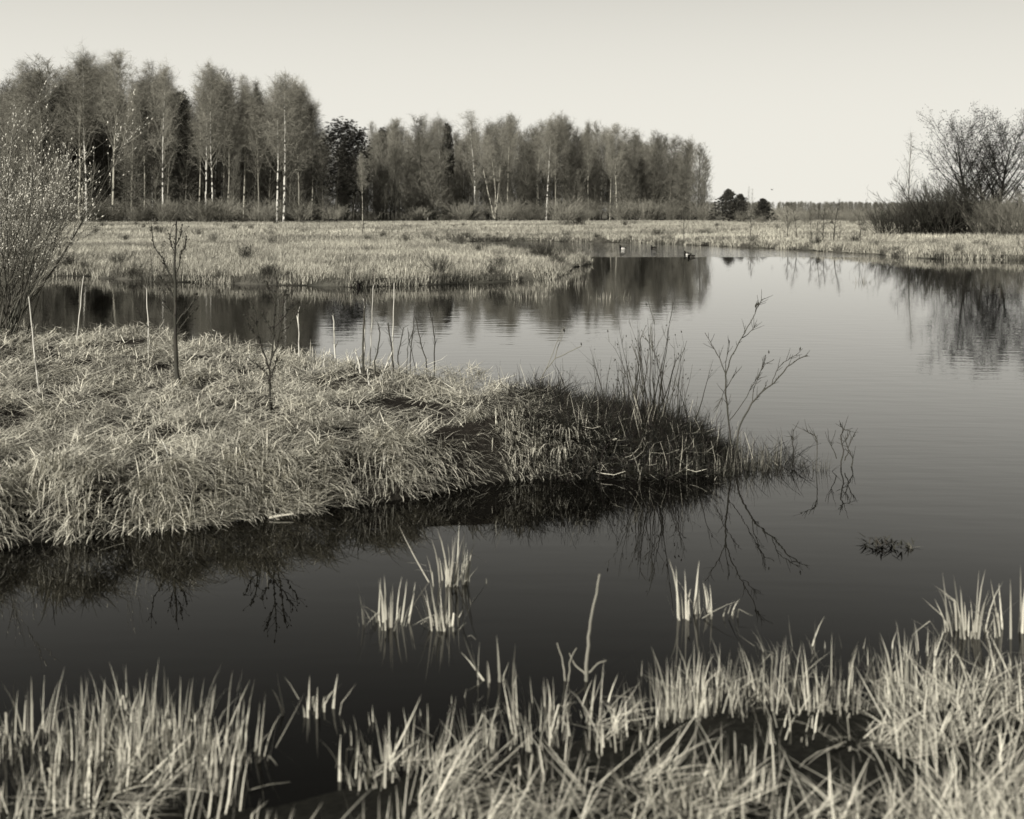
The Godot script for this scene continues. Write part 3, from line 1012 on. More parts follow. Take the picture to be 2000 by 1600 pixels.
	for q in [[1728, 102, 2.2, "low dark willow bush at the left end of the thicket"], [1768, 101, 2.5, "dark willow bush second in the thicket"], [1806, 101, 3.2, "dark willow bush under the slender birch"], [1838, 100, 3.7, "tall dark willow bush left of the big alders"], [1868, 101, 3.9, "tallest dark willow bush at the foot of the left alder"], [1905, 100, 3.2, "dark willow bush between the two alders"]]:
		var t := thing("willow_bush", q[3], "bush", on_ground(q[0], q[1]), "dark willow thicket", rr(0, TAU), q[2] / 3.0)
		var kit: Dictionary = thick[rng.randi() % 3]
		part("stems", kit.stems, m_wood, t)
		part("twigs", kit.twigs, m_wood, t)
	var mid_grey := []
	for i in 2:
		mid_grey.append(bush({"seed": 250 + i, "n": 70, "h": 3.0, "spread": 48.0, "root": 0.9, "r": 0.025, "bark": tone(0.1), "subs": 8, "twigs": 5, "tl": 0.4, "tw": 0.016, "twig": tone(0.17)}))
	for q in [[1925, 97, 2.5, "grey twiggy bush in front of the right alder"], [1958, 96, 2.7, "grey twiggy bush right of the alder trunks"], [1990, 95, 3.1, "grey twiggy bush at the right picture border"]]:
		var t := thing("grey_bush", q[3], "bush", on_ground(q[0], q[1]), "grey bushes under the alders", rr(0, TAU), q[2] / 3.0)
		var kit: Dictionary = mid_grey[rng.randi() % 2]
		part("stems", kit.stems, m_wood, t)
		part("twigs", kit.twigs, m_wood, t)

	var low := []
	rng.seed = 82
	for i in far_land.size():
		var e := far_land[i]
		if e.y > 110.0 or absf(e.x) > 0.46 * e.y:
			continue
		for q in 2:
			var p := e + Vector2(rr(-1.2, 1.2), rr(-0.2, 1.6))
			if inside(far_land, p) < 0.1 or rng.randf() < 0.45:
				continue
			low.append([Transform3D(Basis(Vector3.UP, rr(0, TAU)).scaled(Vector3(1.1, 1, 1.1) * rr(0.07, 0.2) * (1.0 + 0.35 * float(absf(p.x) < 4.0))), Vector3(p.x, ground_h(p.x, p.y) - 0.02, -p.y)), Color.WHITE * rr(0.6, 2.2)])
	for i in 120:
		var d := rr(45, 170)
		var x := rr(-0.45, 0.45) * d
		if inside(far_land, Vector2(x, d)) > 1.0:
			low.append([Transform3D(Basis(Vector3.UP, rr(0, TAU)).scaled(Vector3.ONE * rr(0.08, 0.24)), Vector3(x, ground_h(x, d) - 0.02, -d)), Color.WHITE * rr(0.6, 2.2)])
	var low_root := Node3D.new()
	low_root.name = "tussock_brush"
	add_child(low_root)
	tag(low_root, "low dark twiggy brush dotted over the spit and meadow", "brush", "", "stuff")
	for i in 2:
		mass_part(low_root, "brush", thick[i].twigs, low.filter(func(b): return low.find(b) % 2 == i))

	# --- saplings on the meadow and the spit
	var sap := []
	for i in 3:
		sap.append(tree({"seed": 260 + i, "h": 4.0, "r": 0.05, "rings": 12, "bark": tone(0.05), "t0": 0.15, "nb": 12, "a0": 50.0, "a1": 25.0, "blen": 0.3, "shape": "cone", "lift": 0.4, "subs": 4, "twigs": 3, "tw": 0.02, "tl": 0.35, "droop": 0.0, "twig": tone(0.06), "wig": 0.05}))
	var saps := [
		[235, 46, 478, "thin bare sapling on the spit edge right of the willow"], [322, 43.5, 470, "branching dark sapling on the spit edge, left of centre"], [297, 44, 488, "small crooked sapling beside the branching one on the spit"],
		[420, 47, 500, "tiny sapling on the middle of the spit"], [540, 47, 515, "short sapling at the spit edge below the stout birches"], [624, 120, 410, "low sapling on the meadow below the broad pine"], [708, 110, 395, "upright sapling on the meadow right of the broad pine"],
		[182, 47, 492, "thin sapling on the spit just right of the willow catkins"], [470, 44, 508, "thin twiggy sapling at the spit edge right of the branching one"], [655, 42.5, 520, "low sapling at the spit edge near the dark bank hole"], [960, 45, 515, "twiggy sapling left of the leaning one on the spit"], [1060, 47, 512, "low sapling right of the leaning one on the spit"],
		[872, 82, 448, "short dark sapling at the head of the channel"], [1012, 46, 505, "leaning twiggy sapling at the tip of the spit"], [1336, 92, 400, "forked sapling on the far bank behind the ducks"],
		[1466, 95, 410, "sapling pair below the young pines, on the far bank"], [1538, 94, 405, "thin sapling, first of the far bank row"], [1556, 92, 392, "forked sapling, second of the far bank row"], [1585, 90, 405, "thin sapling, third of the far bank row"], [1596, 89, 395, "dark upright sapling, fourth of the far bank row"], [1607, 90, 402, "thin sapling, fifth of the far bank row"], [1628, 88, 388, "tallest sapling at the right end of the far bank row"], [1640, 87, 430, "short leaning sapling beside the tallest one"], [1680, 90, 415, "low spreading sapling before the willow thicket"], [1990, 74, 425, "dark forked sapling at the right border of far bank"]]
	for q in saps:
		var at := on_ground(q[0], q[1])
		plant_tree("sapling", q[3], "sapling", sap[rng.randi() % 3], at, rr(0, TAU), tall_at(q[2], q[1], at.y) / 4.0, "saplings across the water", rr(0.8, 1.2))

func wood_mass(called: String, label: String, kits: Array, places: Array) -> void:
	var root := Node3D.new()
	root.name = called
	add_child(root)
	tag(root, label, "woodland", "", "stuff")
	for i in kits.size():
		var mine := []
		for k in places.size():
			if k % kits.size() == i:
				mine.append(places[k])
		mass_part(root, "trunks", kits[i].trunk, mine)
		mass_part(root, "crowns", kits[i].crown, mine)

func mass_part(root: Node, called: String, mesh: Mesh, places: Array) -> void:
	var mm := MultiMesh.new()
	mm.transform_format = MultiMesh.TRANSFORM_3D
	mm.use_colors = true
	mm.mesh = mesh
	mm.instance_count = places.size()
	for k in places.size():
		mm.set_instance_transform(k, places[k][0])
		mm.set_instance_color(k, places[k][1])
	var o := MultiMeshInstance3D.new()
	o.name = called
	o.multimesh = mm
	o.material_override = m_wood
	tag(o, "", "", "", "stuff")
	root.add_child(o, true)

# ---------------------------------------------------------------- plants on the middle bank
# a stem through frame points at distance d, with some depth of its own, relative to base
func stem_points(pts: Array, d: float, base: Vector3, swing := 0.25) -> PackedVector3Array:
	var out := PackedVector3Array()
	var z := 0.0
	var drift := rr(-swing, swing)
	for i in pts.size():
		z = drift * (pts[i][1] - pts[0][1]) / -100.0 * 0.3 if i > 0 else 0.0
		var dd := d + z
		out.append(Vector3(gx(pts[i][0], dd), EYE - (pts[i][1] - Y0) / F * dd, -dd) - base)
	# smooth in between with small knots
	var fine := PackedVector3Array()
	for i in out.size() - 1:
		for k in 3:
			fine.append(out[i].lerp(out[i + 1], k / 3.0) + (rand_dir() * 0.006 if k > 0 else Vector3.ZERO))
	fine.append(out[-1])
	return fine

func drawn_plant(called: String, label: String, category: String, d: float, stems: Array, col: Color, buds := 0.0, seeds: Array = [], group := "") -> void:
	var u0: float = stems[0][0][0][0]
	var at := on_ground(u0, d)
	var t := thing(called, label, category, at, group)
	for i in stems.size():
		begin()
		var p := stem_points(stems[i][0], d, at, 0.0 if i == 0 else 0.25)
		if i == 0:
			p[0] = Vector3(p[0].x, -0.05, p[0].z)
		tube(p, stems[i][1] * 1.15, stems[i][2] * 1.4, 6, col * rr(0.85, 1.15))
		if buds > 0.0:
			var n := int(p.size() * 2)
			for k in n:
				var s := rr(0.25, 1.0)
				bud(along(p, s), (dir_at(p, s) + rand_dir() * 0.9).normalized(), buds * rr(0.7, 1.3), col * rr(0.6, 1.0))
		if col.g < 0.15:
			for k in int(p.size() * 0.8):
				var f := rr(0.3, 1.0)
				var w := path(along(p, f), (dir_at(p, f) + rand_dir() * 0.8).normalized(), rr(0.04, 0.15), 3, Vector3.UP * 0.3, 0.12)
				tube(w, 0.0032, 0.0016, 3, col)
				if buds > 0.0:
					bud(w[3], dir_at(w, 1.0), buds * rr(0.6, 1.0), col * 0.8)
		part("stem" if i == 0 else "branch", commit(), m_wood, t)
	for s in seeds:
		begin()
		var c := Vector3(gx(s[0], d), EYE - (s[1] - Y0) / F * d, -d) - at
		bud(c, Vector3(rr(-0.3, 0.3), 1, rr(-0.3, 0.3)).normalized(), s[2], tone(0.05), 0.2)
		part("seed_head", commit(), m_wood, t)

func build_bank_plants() -> void:
	rng.seed = 300
	# --- pussy willow at the left
	var w := bush({"seed": 301, "n": 40, "h": 3.2, "spread": 38.0, "amin": 6.0, "root": 0.35, "r": 0.017, "bark": tone(0.09), "subs": 11, "twigs": 7, "tl": 0.42, "tw": 0.007, "twig": tone(0.17), "wig": 0.06, "lift": 0.35, "facing": 0.2, "open": 0.9, "sides": 5})
	var at := on_ground(-8, 20.4)
	var t := thing("willow_shrub", "spreading willow shrub with pale fluffy catkins at the left edge", "shrub", at)
	part("stems", w.stems, m_wood, t)
	part("twigs", w.twigs, m_wood, t)
	begin()
	for tip in w.tips:
		if tip[0].y < 1.2 + rr(0, 0.6) or rng.randf() < 0.38:
			continue
		for k in rng.randi_range(1, 4):
			var s := rr(0.2, 1.0)
			bud(along(tip[2], s), (dir_at(tip[2], s) + rand_dir() * 0.7 + Vector3.UP * 0.3).normalized(), rr(0.02, 0.055), tone(rr(0.35, 0.75), 0.7), rr(0.2, 0.32))
	part("catkins", commit(), m_fluff, t)

	# --- dead reed stems: [base u, base distance, tip u, tip row, thickness, label]
	var reeds := [
		[76, 14.6, 58, 578, 0.017, "tall pale reed stem leaning left beside the willow shrub"],
		[147, 19.8, 157, 540, 0.016, "pale reed stem leaning right against the dark water, left side"],
		[291, 17.6, 288, 566, 0.016, "straight pale reed stem left of the dark sapling"],
		[586, 16.6, 583, 606, 0.016, "slim white reed stem right of the twiggy sapling"],
		[656, 15.9, 650, 617, 0.017, "white reed stem with blunt top at the far rim"],
		[711, 15.7, 713, 590, 0.02, "thick white reed stem with torn top in the reed group"],
		[722, 15.8, 730, 562, 0.01, "thin curved reed stem right of the torn one"],
		[766, 15.6, 769, 556, 0.012, "tallest thin reed stem right of the reed group"],
		[483, 17.2, 482, 703, 0.024, "short white reed stump on the far rim"],
		[640, 15.7, 637, 706, 0.022, "short broken white reed in the middle of the rim"],
		[705, 15.6, 695, 688, 0.02, "short white reed leaning left in the reed group"],
		[736, 15.2, 762, 696, 0.016, "short white reed leaning far to the right"],
		[626, 15.9, 637, 692, 0.014, "small white reed leaning right on the rim"],
		[722, 14.9, 717, 722, 0.02, "short split white reed at the foot of the group"],
		[70, 14.3, 84, 742, 0.014, "short forked pale reed at the foot of the leaning stem"]]
	for q in reeds:
		var b := on_ground(q[0], q[1])
		var r := thing("reed_stem", q[5], "reed", b, "dead reed stems on the middle bank")
		var tip := Vector3(gx(q[2], q[1]), EYE - (q[3] - Y0) / F * q[1], -q[1] + rr(-0.15, 0.15)) - b
		begin()
		var p := PackedVector3Array()
		for k in 9:
			p.append(Vector3(0, -0.04, 0).lerp(tip, k / 8.0) + rand_dir() * 0.006)
		tube(p, q[4] * 0.7, q[4] * 0.42, 7, tone(0.6, 0.6), 0.12, 0.24)
		for k in 3:
			blade(p[8] - Vector3(0, 0.01, 0), heading(rr(0, TAU)), rr(0.03, 0.1), q[4] * 0.9, rr(5, 40), rr(0, 50), tone(0.5, 0.6), 3)
		part("stem", commit(), m_grass, r)
		begin()
		for k in 3:
			var y := rr(0.1, 0.8)
			blade(along(p, y), heading(rr(0, TAU)), rr(0.05, 0.16), q[4] * 1.3, rr(5, 25), rr(10, 60), tone(0.55, 0.7), 3)
		part("leaf_sheath", commit(), m_grass, r)

	# --- saplings
	drawn_plant("alder_sapling", "dark sapling with forked branches standing left on the middle bank", "sapling", 14.6, [
		[[[350, 764], [345, 730], [342, 660], [343, 600], [341, 540], [342, 490], [344, 430]], 0.026, 0.006],
		[[[342, 636], [352, 620], [366, 605], [378, 588], [384, 572]], 0.009, 0.003], [[[343, 655], [356, 635], [370, 618], [384, 604]], 0.008, 0.003],
		[[[340, 618], [330, 606], [322, 594], [312, 578]], 0.008, 0.003], [[[342, 590], [334, 570], [322, 552], [310, 540]], 0.009, 0.003],
		[[[341, 545], [350, 520], [352, 498], [362, 480], [364, 462]], 0.008, 0.003], [[[342, 560], [328, 530], [318, 505], [300, 480], [295, 440]], 0.009, 0.003],
		[[[343, 500], [334, 478], [330, 455]], 0.006, 0.002], [[[343, 480], [352, 462], [356, 440]], 0.006, 0.002], [[[346, 760], [352, 748]], 0.018, 0.004], [[[290, 640], [276, 622], [268, 604]], 0.006, 0.002]], tone(0.05), 0.028)
	drawn_plant("twiggy_sapling", "budded twiggy sapling in the middle of the bank, mirrored in the dark water", "sapling", 12.6, [
		[[[532, 846], [528, 800], [527, 760], [526, 720], [534, 660], [537, 600], [540, 540]], 0.011, 0.003],
		[[[526, 720], [515, 690], [506, 660], [500, 620], [490, 590]], 0.008, 0.003], [[[528, 705], [540, 680], [548, 640], [552, 600], [556, 566]], 0.008, 0.003],
		[[[536, 660], [522, 630], [510, 606]], 0.006, 0.002], [[[530, 760], [520, 728], [500, 712]], 0.007, 0.002], [[[536, 640], [560, 612], [572, 590]], 0.006, 0.002],
		[[[527, 740], [538, 712], [542, 700]], 0.007, 0.002], [[[538, 598], [528, 572], [520, 548]], 0.005, 0.002], [[[546, 650], [566, 634], [582, 610]], 0.005, 0.002], [[[506, 660], [488, 640], [478, 615]], 0.005, 0.002], [[[540, 852], [534, 810], [530, 790]], 0.01, 0.004]], tone(0.05), 0.03)
	drawn_plant("budded_sapling", "Y shaped bare sapling with seed heads near the tip of the bank", "sapling", 12.4, [
		[[[1428, 868], [1424, 830], [1417, 770], [1417, 730]], 0.009, 0.006],
		[[[1417, 735], [1425, 705], [1440, 676], [1455, 650], [1470, 622], [1479, 600], [1488, 585]], 0.006, 0.002], [[[1417, 730], [1406, 700], [1392, 678], [1377, 650]], 0.005, 0.002],
		[[[1417, 728], [1419, 700], [1425, 665]], 0.004, 0.002], [[[1417, 760], [1432, 735], [1441, 725]], 0.004, 0.002], [[[1450, 660], [1465, 648], [1479, 633]], 0.004, 0.002], [[[1418, 756], [1406, 786], [1394, 806]], 0.003, 0.002]],
		tone(0.06), 0.0, [[1475, 602, 0.06], [1481, 600, 0.06]])
	drawn_plant("leaning_sapling", "bare sapling leaning out to the right over the bank tip", "sapling", 12.3, [
		[[[1438, 862], [1446, 830], [1468, 788], [1490, 764], [1512, 748], [1538, 716], [1558, 702], [1578, 694]], 0.009, 0.003],
		[[[1470, 786], [1472, 760], [1482, 732], [1492, 712], [1512, 702]], 0.004, 0.002], [[[1424, 822], [1450, 788], [1474, 748], [1486, 724], [1496, 694]], 0.004, 0.002],
		[[[1508, 750], [1516, 726], [1530, 708], [1554, 694]], 0.004, 0.002]], tone(0.06), 0.0, [[1562, 686, 0.05], [1502, 692, 0.045]])
	drawn_plant("bowed_reed", "thin pale reed bowed to the right above the bank's far rim", "reed", 14.2, [
		[[[1052, 752], [1066, 722], [1084, 700], [1110, 688], [1136, 676]], 0.006, 0.003], [[[1084, 700], [1092, 672], [1102, 646]], 0.005, 0.002], [[[1062, 730], [1080, 690], [1098, 644], [1104, 640]], 0.004, 0.002]], tone(0.2), 0.0, [[1136, 676, 0.05], [1103, 650, 0.07]])
	# thin sticks in the reed group
	var sticks := [
		[[[708, 728], [709, 690], [710, 640], [713, 600], [711, 568]], 0.012, "dark stick beside the thick white reed"], [[[734, 728], [731, 706], [737, 690], [742, 650], [738, 632]], 0.009, "dark bent stick in the middle of the reed group"],
		[[[768, 726], [766, 690], [762, 660], [758, 630]], 0.01, "dark stick at the foot of the tallest thin reed"], [[[780, 730], [777, 694], [784, 660], [788, 640]], 0.007, "thin stick left of the wispy stems"],
		[[[801, 738], [802, 690], [808, 640], [810, 600]], 0.006, "straight wispy stem of the reed group"], [[[834, 738], [832, 700], [822, 672], [816, 640], [812, 620]], 0.007, "wispy stem bowed left at the right side of group"],
		[[[848, 728], [848, 690], [849, 662], [845, 630], [838, 600]], 0.007, "outermost dark stem of the reed group"], [[[793, 730], [796, 680], [806, 645]], 0.004, "fine stem left among the wispy stems"], [[[815, 734], [805, 690], [800, 674], [796, 640]], 0.004, "fine crossing stem among the wispy stems"]]
	for q in sticks:
		drawn_plant("dead_stick", q[2], "stick", 15.4, [[q[0], q[1], q[1] * 0.5]], tone(0.06), 0.0, [], "dead sticks in the reed group")
	# --- low willow brush near the tip
	var kit := []
	for i in 3:
		kit.append(bush({"seed": 320 + i, "n": 12, "h": 0.95, "spread": 26.0, "amin": 1.0, "root": 0.22, "r": 0.007, "bark": tone(0.05), "subs": 3, "twigs": 1, "tl": 0.13, "tw": 0.005, "twig": tone(0.08), "wig": 0.09, "lift": 0.15}))
	for q in [[1180, 13.2, 0.7, "thin twig clump left of the brush on the bank"], [1225, 13.1, 0.95, "left clump of the upright twiggy brush near the tip"], [1262, 12.9, 1.0, "middle clump of the upright twiggy brush near the tip"], [1292, 12.8, 1.12, "tallest clump of the upright twiggy brush near the tip"], [1322, 12.7, 0.9, "right clump of the upright twiggy brush near the tip"], [1360, 12.5, 0.45, "low twig clump between brush and Y shaped sapling"]]:
		var b := thing("twig_brush", q[3], "brush", on_ground(q[0], q[1]), "upright twiggy brush near the tip", rr(0, TAU), q[2])
		var k: Dictionary = kit[rng.randi() % 3]
		tag(part("stems", k.stems, m_wood, b), "", "", "", "stuff")
		tag(part("twigs", k.twigs, m_wood, b), "", "", "", "stuff")
		begin()
		for tip in k.tips:
			if rng.randf() < 0.3:
				bud(tip[0], tip[1], rr(0.015, 0.035), tone(0.05), 0.25)
		part("buds", commit(), m_wood, b)
	# dark low tangle on the wet tip
	rng.seed = 340
	var tang := []
	for i in 4:
		begin()
		for q in 64:
			var a := rr(0, TAU)
			var r := 0.18 * sqrt(rng.randf())
			var p := path(Vector3(cos(a) * r, -0.03, sin(a) * r), Vector3.UP * 0.7 + rand_dir() * 1.0, rr(0.1, 0.34), 3, rand_dir() * 0.9, 0.3)
			ribbon(p, rr(0.003, 0.009), 0.002, side_of(rand_dir()), tone(rr(0.008, 0.035)) if rng.randf() < 0.95 else tone(0.45))
		tang.append(commit())
	var on := []
	for i in 2200:
		var d := rr(11.0, 14.0)
		var x := rr(-0.5, 2.75)
		var s := shore_at("mid", x, d)
		var shoal := x > 1.3 and absf(d - 12.2) < 0.5 and s > -0.9 and rng.randf() < 0.4 and n_mid.get_noise_2d(x * 1.6, d * 2.5 + 44.0) > -0.08
		if (s < -0.05 and not shoal) or rng.randf() > smoothstep(-0.5, 1.1, x + 0.6 * n_mid.get_noise_2d(x * 1.3 + 17.0, d * 1.3)):
			continue
		on.append(put(x, d, maxf(ground_h(x, d), -0.03), rr(0, TAU), rr(0.45, 1.35), rr(0.7, 1.3)))
	cover("dark_tangle", "dark tangle of wet twigs and leaves on the low tip of the bank", "undergrowth", tang, on, m_wood)

# ---------------------------------------------------------------- things standing or lying in the water
func clump(called: String, label: String, u: float, v: float, n: int, len0: float, len1: float, w: float, rad: float, fan: float, lo := 0.34, hi := 0.62, group := "tufts standing in the water") -> void:
	var d := EYE * F / (v - Y0)
	n = n if n < 3 else int(n * 1.75)
	w *= 0.85
	var t := thing(called, label, "tuft", Vector3(gx(u, d), 0, -d), group)
	begin()
	for i in n:
		var a := rr(0, TAU)
		var r := rad * sqrt(rng.randf())
		blade(Vector3(cos(a) * r, -0.06, sin(a) * r * 0.6), heading(a + rr(-0.5, 0.5)), rr(len0, len1) * (1.0 if rng.randf() < 0.8 else 0.5), w * rr(0.55, 1.35), rr(0, fan) if rng.randf() < 0.85 else rr(20, 70), rr(-8, 34), tone(rr(lo, hi) * (1.0 if rng.randf() < 0.82 else 0.45)), 4, rr(30, 110) if rng.randf() < 0.14 else 0.0)
	tag(part("blades", commit(), m_grass, t), "", "", "", "stuff")

func build_water_plants() -> void:
	rng.seed = 400
	clump("sedge_tuft", "pale sedge tuft, left of the two close tufts in the dark water", 758, 1222, 22, 0.14, 0.34, 0.014, 0.17, 14)
	clump("sedge_tuft", "pale sedge tuft fanning out, right of the two close tufts", 866, 1228, 22, 0.16, 0.36, 0.014, 0.1, 28)
	clump("sedge_tuft", "taller loose sedge tuft behind the two close tufts", 880, 1140, 26, 0.25, 0.52, 0.012, 0.14, 14)
	clump("sedge_sprig", "single pale blade right of the taller loose tuft", 945, 1140, 1, 0.2, 0.24, 0.012, 0.02, 5)
	clump("sedge_sprig", "tiny pale blade farthest right of the loose tuft", 977, 1112, 1, 0.1, 0.11, 0.012, 0.01, 5)
	clump("sedge_tuft", "small sparse tuft in mid water above the near shore", 972, 1338, 9, 0.14, 0.34, 0.014, 0.11, 14)
	clump("sedge_tuft", "small sparse tuft in the water at the left centre", 610, 1395, 10, 0.12, 0.34, 0.015, 0.15, 14)
	clump("sedge_tuft", "sharp tuft with tall middle blade at right centre", 1335, 1205, 9, 0.16, 0.42, 0.016, 0.1, 14)
	clump("sedge_tuft", "loose tuft with bent blades right of the sharp tuft", 1398, 1202, 12, 0.1, 0.34, 0.014, 0.13, 24)
	clump("sedge_tuft", "pale tuft with bent tops at the far right of the water", 1890, 1240, 26, 0.2, 0.46, 0.014, 0.15, 18)
	clump("sedge_tuft", "thin tuft at the right border above the near shore", 1975, 1240, 12, 0.2, 0.46, 0.014, 0.14, 12)
	clump("rush_tuft", "dark rush tuft standing off the tip of the bank", 1597, 918, 30, 0.12, 0.3, 0.007, 0.12, 10, 0.04, 0.14)
	clump("rush_tuft", "tiny dark rush tuft nearest the tip of the bank", 1568, 912, 9, 0.1, 0.22, 0.007, 0.03, 14, 0.04, 0.1)
	clump("rush_tuft", "dark rush tuft at the very end of the bank", 1508, 905, 34, 0.15, 0.38, 0.008, 0.16, 14, 0.04, 0.2)
	clump("rush_tuft", "mixed pale and dark rush tuft on the bank tip", 1455, 915, 40, 0.15, 0.42, 0.009, 0.24, 12, 0.03, 0.25)
	clump("rush_tuft", "pale rush tuft at the waterline below the Y shaped sapling", 1410, 925, 26, 0.12, 0.34, 0.009, 0.2, 14, 0.05, 0.4)
	clump("rush_tuft", "dark rush tuft beyond the twiggy brush, at the waterline", 1370, 925, 44, 0.12, 0.4, 0.008, 0.22, 16, 0.03, 0.2)
	clump("rush_tuft", "dark rush tuft behind the Y shaped sapling's foot", 1435, 885, 40, 0.14, 0.36, 0.008, 0.22, 14, 0.03, 0.22)
	clump("rush_tuft", "dark ragged rush tuft before the leaning sapling", 1482, 918, 44, 0.12, 0.36, 0.008, 0.2, 18, 0.03, 0.25)
	clump("rush_row", "sparse row of small reeds far out on the bright water", 1695, 552, 26, 0.15, 0.42, 0.018, 0.55, 8, 0.08, 0.3)
	clump("rush_row", "sparse pale reeds in the water off the spit tip", 1180, 584, 30, 0.15, 0.4, 0.016, 0.8, 10, 0.2, 0.45)
	clump("rush_row", "pale reeds in the water before the spit's leaning sapling", 1030, 582, 40, 0.2, 0.5, 0.016, 0.7, 14, 0.2, 0.5)
	clump("rush_row", "pale reeds standing in the water at the end of spit", 1090, 556, 50, 0.2, 0.5, 0.018, 1.2, 14, 0.2, 0.5)
	clump("rush_row", "small pale reeds in the water left of the spit end", 925, 572, 26, 0.2, 0.45, 0.016, 0.6, 14, 0.2, 0.5)
	# near shore clumps that stand out
	var big := [
		[60, 1440, 26, 0.4, "leftmost tall tuft of the near shore"], [165, 1470, 26, 0.46, "tall sparse tuft left of the dense near shore tuft"], [310, 1480, 46, 0.52, "dense tall tuft at left of the near shore"], [395, 1470, 40, 0.46, "dense tuft adjoining the tallest left tuft"], [470, 1480, 26, 0.4, "loose tuft at right end of the left shore group"],
		[770, 1500, 30, 0.32, "low dense tuft right of the dark inlet"], [860, 1495, 30, 0.36, "upright tuft, second right of the dark inlet"], [945, 1470, 26, 0.38, "tuft with arching blades in centre of the near shore"],
		[1310, 1405, 40, 0.4, "dense tall tuft at the middle of the near shore"], [1380, 1395, 40, 0.45, "tallest dense tuft right of the middle"], [1500, 1365, 34, 0.42, "tuft with crossed bent blade on the right shore"], [1600, 1385, 36, 0.44, "upright tuft in the middle of the right shore"], [1670, 1405, 30, 0.36, "low tuft right of the upright one"], [1775, 1350, 44, 0.42, "tall fanned tuft at the far right of the shore"], [1830, 1375, 36, 0.38, "bushy tuft right of the tall fanned one"], [1245, 1440, 16, 0.3, "small tuft left of the dense middle tuft"]]
	for q in big:
		clump("shore_tuft", q[4], q[0], q[1], q[2], q[3] * 0.25, q[3] * 0.92, 0.0098, 0.05 + 0.0035 * q[2], 13.0, 0.34, 0.64, "tall tufts along the near shore")
	# the single bare stalk and bent reeds
	var st := [[[[1144, 1330], [1147, 1280], [1152, 1230], [1160, 1180], [1171, 1122]], 0.0095, 0.004, 0.4, "lone pale stalk rising from the near water, right of centre"]]
	for q in st:
		var d: float = EYE * F / (q[0][0][1] - Y0)
		drawn_plant("lone_stalk", q[4], "stalk", d, [[q[0], q[1], q[2]], [[[1145, 1320], [1124, 1300], [1112, 1276]], 0.005, 0.002], [[[1146, 1316], [1168, 1296], [1184, 1290]], 0.005, 0.002], [[[1104, 1332], [1100, 1300], [1088, 1256]], 0.005, 0.002], [[[1110, 1332], [1112, 1296], [1126, 1266]], 0.004, 0.002]], tone(0.26), 0.0)
	drawn_plant("bent_reed", "dark crooked reed bending over right of the rush tuft", "reed", 12.0, [
		[[[1641, 912], [1648, 880], [1642, 850], [1648, 838], [1660, 842]], 0.006, 0.003], [[[1650, 900], [1658, 880], [1652, 862], [1656, 850]], 0.005, 0.003], [[[1664, 916], [1666, 896], [1656, 876], [1668, 850]], 0.005, 0.003], [[[1634, 896], [1624, 872], [1618, 852]], 0.004, 0.002], [[[1648, 842], [1640, 828]], 0.004, 0.002], [[[1664, 905], [1660, 920]], 0.005, 0.003]], tone(0.05))
	drawn_plant("bent_reed", "thin reed arching over beside the rush tuft off the tip", "reed", 11.8, [[[[1597, 915], [1596, 870], [1594, 852], [1580, 846], [1574, 842]], 0.004, 0.003]], tone(0.07))
	drawn_plant("bent_reed", "tiny dark upright reed between bank tip and rush tuft", "reed", 12.6, [[[[1549, 880], [1549, 862], [1549, 838]], 0.006, 0.002], [[[1549, 858], [1545, 852]], 0.012, 0.004]], tone(0.05))
	# stick lying at the waterline of the middle bank
	var sd := 9.95
	var sk := thing("driftwood_stick", "short pale stick lying on the water at the middle bank's edge", "stick", Vector3(gx(525, sd), 0.015, -sd))
	begin()
	var p := PackedVector3Array()
	for k in 6:
		p.append(Vector3(0, 0, 0).lerp(Vector3(0.19, 0.02, -0.05), k / 5.0) + rand_dir() * 0.003)
	tube(p, 0.012, 0.007, 7, tone(0.5))
	part("stem", commit(), m_wood, sk)
	begin()
	for i in 420:
		var e := mid_land[rng.randi() % mid_land.size()] if i % 2 == 0 else near_land[rng.randi() % near_land.size()]
		var x := e.x + rr(-0.7, 0.7)
		var d := e.y + (-rr(0.02, 0.5) if i % 2 == 0 else rr(0.02, 1.1)) * rr(0.2, 1.0)
		if ground_h(x, d) > -0.005 or absf(x) > 0.47 * d:
			continue
		var yaw := rr(0, TAU)
		var half := heading(yaw) * rr(0.02, 0.12)
		var c := Vector3(x, 0.004 + rr(0.0, 0.004), -d)
		ribbon(PackedVector3Array([c - half, c + Vector3(rr(-0.01, 0.01), 0.003, rr(-0.01, 0.01)), c + half]), rr(0.003, 0.008), 0.002, half.normalized().cross(Vector3.UP), tone(rr(0.1, 0.5)))
	mass("floating_straw", "scattered straws floating on the water beside the banks", commit(), m_grass)
	# floating mat of rotten leaves
	var fd := EYE * F / (1068.0 - Y0)
	var fl := thing("floating_weed", "dark mat of rotten weed floating on the water at right", "floating weed", Vector3(gx(1722, fd), 0, -fd))
	begin()
	for i in 90:
		var c := Vector3(rng.randfn(0, 0.075), rr(0.0, 0.03), rng.randfn(0, 0.07))
		blade(c, heading(rr(0, TAU)), rr(0.03, 0.11), rr(0.008, 0.02), rr(50, 88), rr(-10, 20), tone(rr(0.02, 0.06)), 3)
	part("weed", commit(), m_wood, fl)
	begin()
	for i in 10:
		blade(Vector3(0.2 + rr(-0.03, 0.03), 0, rr(-0.02, 0.1)), heading(rr(0, TAU)), rr(0.04, 0.09), 0.014, rr(30, 85), 10, tone(rr(0.04, 0.3)), 3)
	part("loose_leaves", commit(), m_grass, fl)
	# added near-black stems and roots for a dark hole in the spit bank
	var hd := EYE * F / (561.0 - Y0)
	var ho := thing("bank_hole", "near black stems and roots marking a dark bank hole at the waterline of the spit", "hole", Vector3(gx(697, hd), -0.03, -hd))
	begin()
